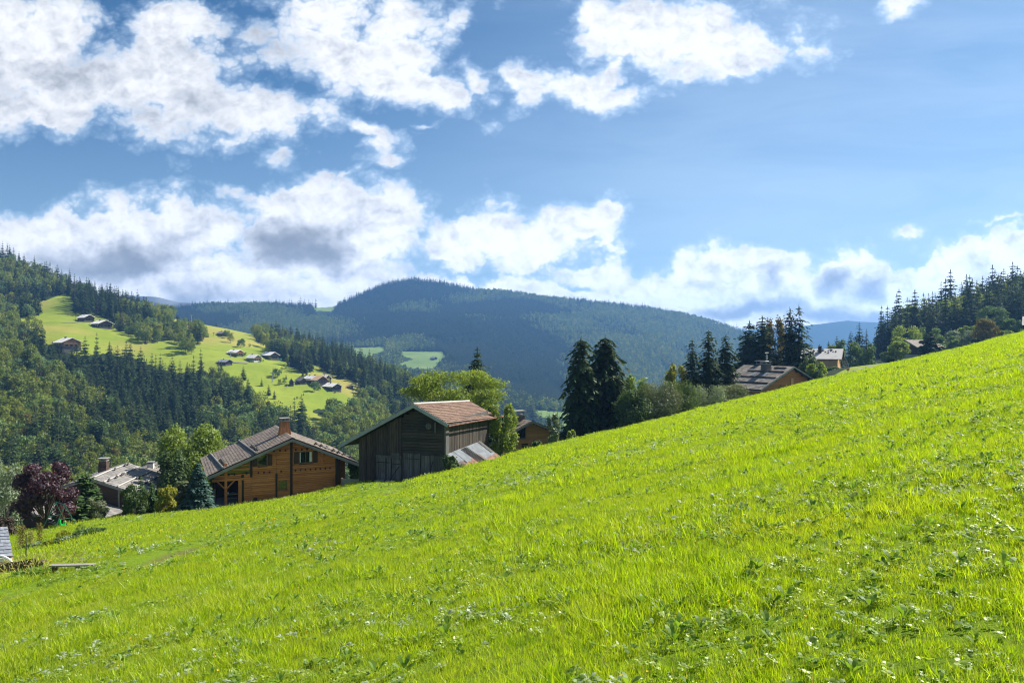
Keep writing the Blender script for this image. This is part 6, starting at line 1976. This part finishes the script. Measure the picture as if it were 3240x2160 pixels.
# pylons of the gondola lift, power pole, gondola
for i, (px, pt_, pb, lb, mt) in enumerate(((861, 1178, 1210, 'tallest grey lift pylon on the meadow left of the hamlet', 'pylon'), (730, 1112, 1130, 'grey lift pylon left of the meadow chalets', 'pylon'), (1118, 1240, 1262, 'grey lift pylon below the hamlet', 'pylon'),
                                         (606, 990, 1012, 'lift pylon on the grassy crest against the mountain', 'pylon'), (1023, 1165, 1200, 'wooden power pole behind the hamlet', 'old_wood'), (240, 992, 1012, 'thin power pole left of the high chalets', 'old_wood'), (676, 1052, 1062, 'short pole beside the small grey chalet', 'old_wood'))):
    x, y, z = far_point(px, pb); h = (pb - pt_) * y / F
    o = empty('lift_pylon' if mt == 'pylon' else 'power_pole', (x, y, z), R(20)); tag(o, lb, 'pylon' if mt == 'pylon' else 'pole')
    q = MB(); rr = .45 if mt == 'pylon' else .2
    q.tube([(0, 0, -1), (h * .06 if i == 0 else 0, 0, h)], [rr, rr * .7], 6); q.build('mast', M[mt], o)
    q = MB(); q.box(h * .06 * (i == 0) - (2.2 if mt == 'pylon' else 1.0), h * .06 * (i == 0) + (2.2 if mt == 'pylon' else 1.0), -.2, .2, h - .6, h - .2); q.build('crossarm', M[mt], o)
gx = P(461, 1085, 600)
go = empty('gondola_cabin', gx); tag(go, 'small black gondola cabin hanging above the left meadow', 'gondola')
q = MB(); pr = [(-.85, -.5), (-.95, .2), (-.6, .95), (.6, .95), (.95, .2), (.85, -.5), (.5, -.85), (-.5, -.85)]; q.prism(pr, -.8, .8); q.build('cabin', M['iron'], go)
q = MB(); q.tube([(0, 0, .95), (0, 0, 2.8)], .09, 5); q.box(-.6, .6, -.1, .1, 2.75, 2.95); q.build('hanger', M['iron'], go)
q = MB(); a = np.array(P(200, 960, 640)); b = np.array(P(461, 1078.6, 600)); c = np.array(P(730, 1113, 690))
q.tube([tuple(a), tuple(b), tuple(c)], .05, 4); tag(q.build('lift_cable', M['iron']), 'thin lift cable carrying the black gondola over the left meadow', 'cable')

# small road patches on the far meadow
for nm, pts, wd in (('farm_track', [(690, 1156), (745, 1148), (785, 1150)], 2.2), ('farm_track', [(905, 1226), (925, 1214), (955, 1210)], 3.4), ('farm_track', [(195, 1021), (240, 1021), (272, 1020)], 2.0)):
    V = []
    for px, py in pts:
        x, y, z = far_point(px, py)
        for s_ in (-1, 1): V.append((x, y + s_ * wd, float(HL.z(np.array([x]), np.array([y + s_ * wd]))[0]) + .5))
    Fq = [(2 * i, 2 * i + 2, 2 * i + 3, 2 * i + 1) for i in range(len(pts) - 1)]
    me = bpy.data.meshes.new(nm); me.from_pydata(V, [], Fq); me.materials.append(M['gravel']); me.update(); tag(link(nm, me), kind='structure')


# ================================================================== the meadow: grass, clover, weeds
def tuft(seed, nb, rad, hmin, hmax, wd, curve=.6, seg=3, lean=.5, mat='grass', mat2=None):
    rs = np.random.RandomState(seed)
    V = []; Fq = []; mi = []
    for b in range(nb):
        a = rs.uniform(0, 6.28); r = rad * math.sqrt(rs.rand())
        x0, y0 = r * cos(a), r * sin(a)
        ba = a + rs.normal(0, 1.1); h = rs.uniform(hmin, hmax); w_ = wd * rs.uniform(.6, 1.4)
        ln = lean * rs.uniform(.1, 1.0) * h; cv = curve * rs.uniform(.3, 1.3)
        ta = rs.uniform(0, 6.28); tx, ty = cos(ta) * w_ / 2, sin(ta) * w_ / 2
        k0 = len(V)
        for s_ in range(seg):
            f = s_ / seg
            px_ = x0 + cos(ba) * ln * (f + cv * f * f); py_ = y0 + sin(ba) * ln * (f + cv * f * f)
            z = h * (f - .25 * cv * f * f)
            k = 1 - .55 * f
            V += [(px_ - tx * k, py_ - ty * k, z - .02), (px_ + tx * k, py_ + ty * k, z - .02)]
        V.append((x0 + cos(ba) * ln * (1 + cv), y0 + sin(ba) * ln * (1 + cv), h * (1 - .25 * cv)))
        m_i = 1 if (mat2 and rs.rand() < .06) else 0
        for s_ in range(seg - 1):
            q = k0 + 2 * s_; Fq.append((q, q + 1, q + 3, q + 2)); mi.append(m_i)
        q = k0 + 2 * (seg - 1); Fq.append((q, q + 1, q + 2)); mi.append(m_i)
    me = bpy.data.meshes.new('tuft'); me.from_pydata(V, [], Fq); me.materials.append(M[mat])
    if mat2: me.materials.append(M[mat2])
    me.polygons.foreach_set('material_index', np.array(mi, dtype=np.int32)); me.update()
    return me


def rosette(seed, n, rad, ls, asp, mat, tilt=(.1, .9), lobed=False):
    """broad leaved weed: leaves fanned round a root"""
    rs = np.random.RandomState(seed)
    V = []; Fq = []
    for i in range(n):
        a = rs.uniform(0, 6.28); el = rs.uniform(*tilt); L = ls * rs.uniform(.6, 1.2); r = rad * rs.rand()
        d = np.array([cos(a) * cos(el), sin(a) * cos(el), sin(el)]); s_ = np.array([-sin(a), cos(a), rs.uniform(-.3, .3)]); s_ /= np.linalg.norm(s_)
        up = np.cross(d, s_)
        p = np.array([r * cos(a), r * sin(a), .02 + rad * .35 * rs.rand()])
        k = len(V)
        prof = [(0, .12), (.3, .8), (.6, 1.0), (.85, .6), (1.0, .0)] if not lobed else [(0, .1), (.25, .9), (.4, .45), (.6, 1.0), (.72, .4), (.9, .5), (1.0, 0)]
        for f, w_ in prof:
            c = p + d * L * f + np.array([0, 0, -.35 * L * f * f]) + up * 0
            V += [tuple(c - s_ * L * asp * w_), tuple(c + s_ * L * asp * w_)]
        for j in range(len(prof) - 1):
            q = k + 2 * j; Fq.append((q, q + 1, q + 3, q + 2))
    me = bpy.data.meshes.new('weed'); me.from_pydata(V, [], Fq); me.materials.append(M[mat]); me.update()
    return me


def flower_head(seed):
    rs = np.random.RandomState(seed); mb = MB()
    mb.tube([(0, 0, -.02), (.01, 0, .16)], .0025, 3, False)
    for k in range(10):
        a = k * .628; mb.add([(.01, 0, .16), (.01 + .022 * cos(a), .022 * sin(a), .166), (.01 + .022 * cos(a + .5), .022 * sin(a + .5), .166)], [(0, 1, 2)])
    return mb.mesh('flower', M['flower'])


near_t = [tuft(500 + i, 60, .12, .02, .075, .0050, 1.0, mat2='grass_dry') for i in range(5)] + [tuft(510 + i, 30, .09, .06, .14, .0070, 1.0, 4, .6) for i in range(3)]
mid_t = [tuft(520 + i, 70, .26, .025, .078, .011, mat2='grass_dry') for i in range(4)] + [tuft(526, 34, .16, .09, .19, .014, .8, 3, .6)]
far_t = [tuft(530 + i, 90, .70, .04, .115, .028, mat2='grass_dry', seg=2) for i in range(4)]
weeds = [rosette(540, 9, .05, .10, .34, 'weed'), rosette(541, 12, .07, .08, .42, 'weed'), rosette(542, 8, .05, .12, .30, 'weed_pale', lobed=True), rosette(543, 16, .10, .04, .5, 'clover'), rosette(544, 10, .06, .09, .38, 'weed_pale', lobed=True),
         rosette(545, 9, .04, .20, .13, 'weed', (.7, 1.3)), rosette(546, 26, .16, .03, .5, 'clover'), rosette(547, 10, .06, .07, .36, 'clover'), rosette(548, 12, .05, .06, .42, 'clover')]
cg = hidden_collection('grass_kinds', near_t + mid_t + far_t)
cw = hidden_collection('weed_kinds', weeds[:7] + [flower_head(1)] + weeds[7:])
rs = np.random.RandomState(321)


def field(y0, y1, dens, tmax=1.15, tmin=-1.0, dfall=0.0):
    area = (tmax - tmin) * (y1 * y1 - y0 * y0) / 2
    n = int(area * dens)
    y = np.sqrt(y0 * y0 + (y1 * y1 - y0 * y0) * rs.rand(n))
    t = rs.uniform(tmin, tmax, n)
    x = t * y
    D = np.interp(t, E_t, E_d)
    px = CX + F * t
    ok = y < D + 2.5
    # keep off the patio and the barn floor
    ok &= track_w(x, y, .50) < rs.uniform(.25, 1.2, n)
    return x[ok], y[ok]


PX, PY, PI, PS = [], [], [], []


def put(x, y, idx, sc):
    PX.append(x); PY.append(y); PI.append(idx); PS.append(sc)


def choose(n, a, b, w_tall, tall):
    r = rs.rand(n); i = rs.randint(a, b, n)
    return np.where(r < w_tall, rs.choice(tall, n), i)


x, y = field(1.6, 9, 125, 1.3, -1.2); n = len(x); lush = fbm(x, y, 1.6, 3, 3)
put(x, y, np.where((lush > .18) & (rs.rand(n) < .6), rs.choice([5, 6, 7], n), rs.randint(0, 5, n)), (.75 + .5 * rs.rand(n)) * (1 + .8 * np.clip(lush, -.25, .4)))
x, y = field(9, 19, 55); n = len(x); lush = fbm(x, y, 2.2, 3, 3)
put(x, y, np.where((lush > .2) & (rs.rand(n) < .5), rs.choice([5, 6, 7], n), rs.randint(0, 5, n)), (.95 + .6 * rs.rand(n)) * (1 + .8 * np.clip(lush, -.25, .4)))
x, y = field(17, 40, 16); n = len(x); lush = fbm(x, y, 3.0, 3, 3)
put(x, y, np.where((lush > .2) & (rs.rand(n) < .4), 12, rs.randint(8, 12, n)), (.8 + .5 * rs.rand(n)) * (1 + .7 * np.clip(lush, -.25, .4)))
x, y = field(36, 134, 3.4, 1.0, -.8); n = len(x); lush = fbm(x, y, 5.0, 3, 3)
put(x, y, rs.randint(13, 17, n), (.75 + .5 * rs.rand(n)) * (1 + .6 * np.clip(lush, -.3, .4)))
x = np.concatenate(PX); y = np.concatenate(PY); idx = np.concatenate(PI); sc = np.concatenate(PS)
z = gz(x, y); n = len(x)
# the garden side of the track is mown shorter
ty_ = np.interp(x, _tr[:, 0], _tr[:, 1], left=1e9, right=1e9); sc = sc * np.where((y > ty_) & (y < 90), .62, 1.0) * (1 - .6 * track_w(x, y, 1.3))
print('TUFTS', n)
sl_ = np.stack([rs.normal(0, .10, n), rs.normal(-.05, .10, n), rs.uniform(0, 6.28, n)], 1)
scatter('meadow_grass', cg, np.stack([x, y, z], 1), sl_, np.stack([sc, sc, sc * rs.uniform(.8, 1.15, n)], 1), idx, 'bright yellow green grass of the steep meadow', 'grass')

PX, PY, PI, PS = [], [], [], []
for y0, y1, dn, s0, th in ((2.2, 10, 70, .48, -.08), (10, 24, 26, .60, -.08), (24, 60, 7.0, .95, -.06), (60, 128, 1.6, 1.5, -.02)):
    x, y = field(y0, y1, dn); n = len(x)
    c = fbm(x, y, 1.9 if y0 < 24 else 6.0, 3, 12)
    k = (c + rs.uniform(-.18, .18, n) > th); x, y, c = x[k], y[k], c[k]; n = len(x)
    pale = fbm(x, y, 2.6, 2, 19) > .14
    i = np.where(pale & (rs.rand(n) < .28), rs.choice([2, 4], n), rs.choice([0, 1, 3, 6, 5, 8, 9], n, p=[.10, .10, .22, .20, .06, .16, .16]))
    i = np.where(rs.rand(n) < .015, 7, i)
    put(x, y, i, s0 * rs.uniform(.7, 1.3, n))
x = np.concatenate(PX); y = np.concatenate(PY); idx = np.concatenate(PI); sc = np.concatenate(PS); n = len(x)
z = gz(x, y) + np.minimum(.06 * sc, .12)
print('WEEDS', n)
scatter('meadow_weeds', cw, np.stack([x, y, z], 1), np.stack([rs.normal(0, .2, n), rs.normal(0, .2, n), rs.uniform(0, 6.28, n)], 1), np.stack([sc, sc, sc], 1), idx, 'clover, dandelions and broad leaved weeds among the meadow grass', 'weeds')

# yellow flowers in the lawn near the bench
x = rs.uniform(-1, 1, 24) * 5 + P(400, 1780, 28)[0]; y = rs.uniform(-1, 1, 24) * 5 + 30; n = 24
scatter('lawn_flowers', cw, np.stack([x, y, gz(x, y) + .05], 1), np.zeros((n, 3)), np.full((n, 3), 1.8), np.full(n, 7), 'scattered yellow flowers in the grass near the low bench', 'flowers')

# ------------------------------------------------------------------ the blue air of the valley
mb = MB()
mb.box(-4300, 4300, -40, 5600, -420, 335)
m_, g = new_mat('haze')
pv_ = g.n('ShaderNodeVolumePrincipled')
pv_.inputs['Color'].default_value = (0.22, 0.50, 1.0, 1)
pv_.inputs['Density'].default_value = 0.00015
pv_.inputs['Anisotropy'].default_value = 0.35
oo = g.n('ShaderNodeOutputMaterial'); g.l(pv_.outputs[0], oo.inputs['Volume'])
tag(mb.build('haze', m_), kind='stuff')
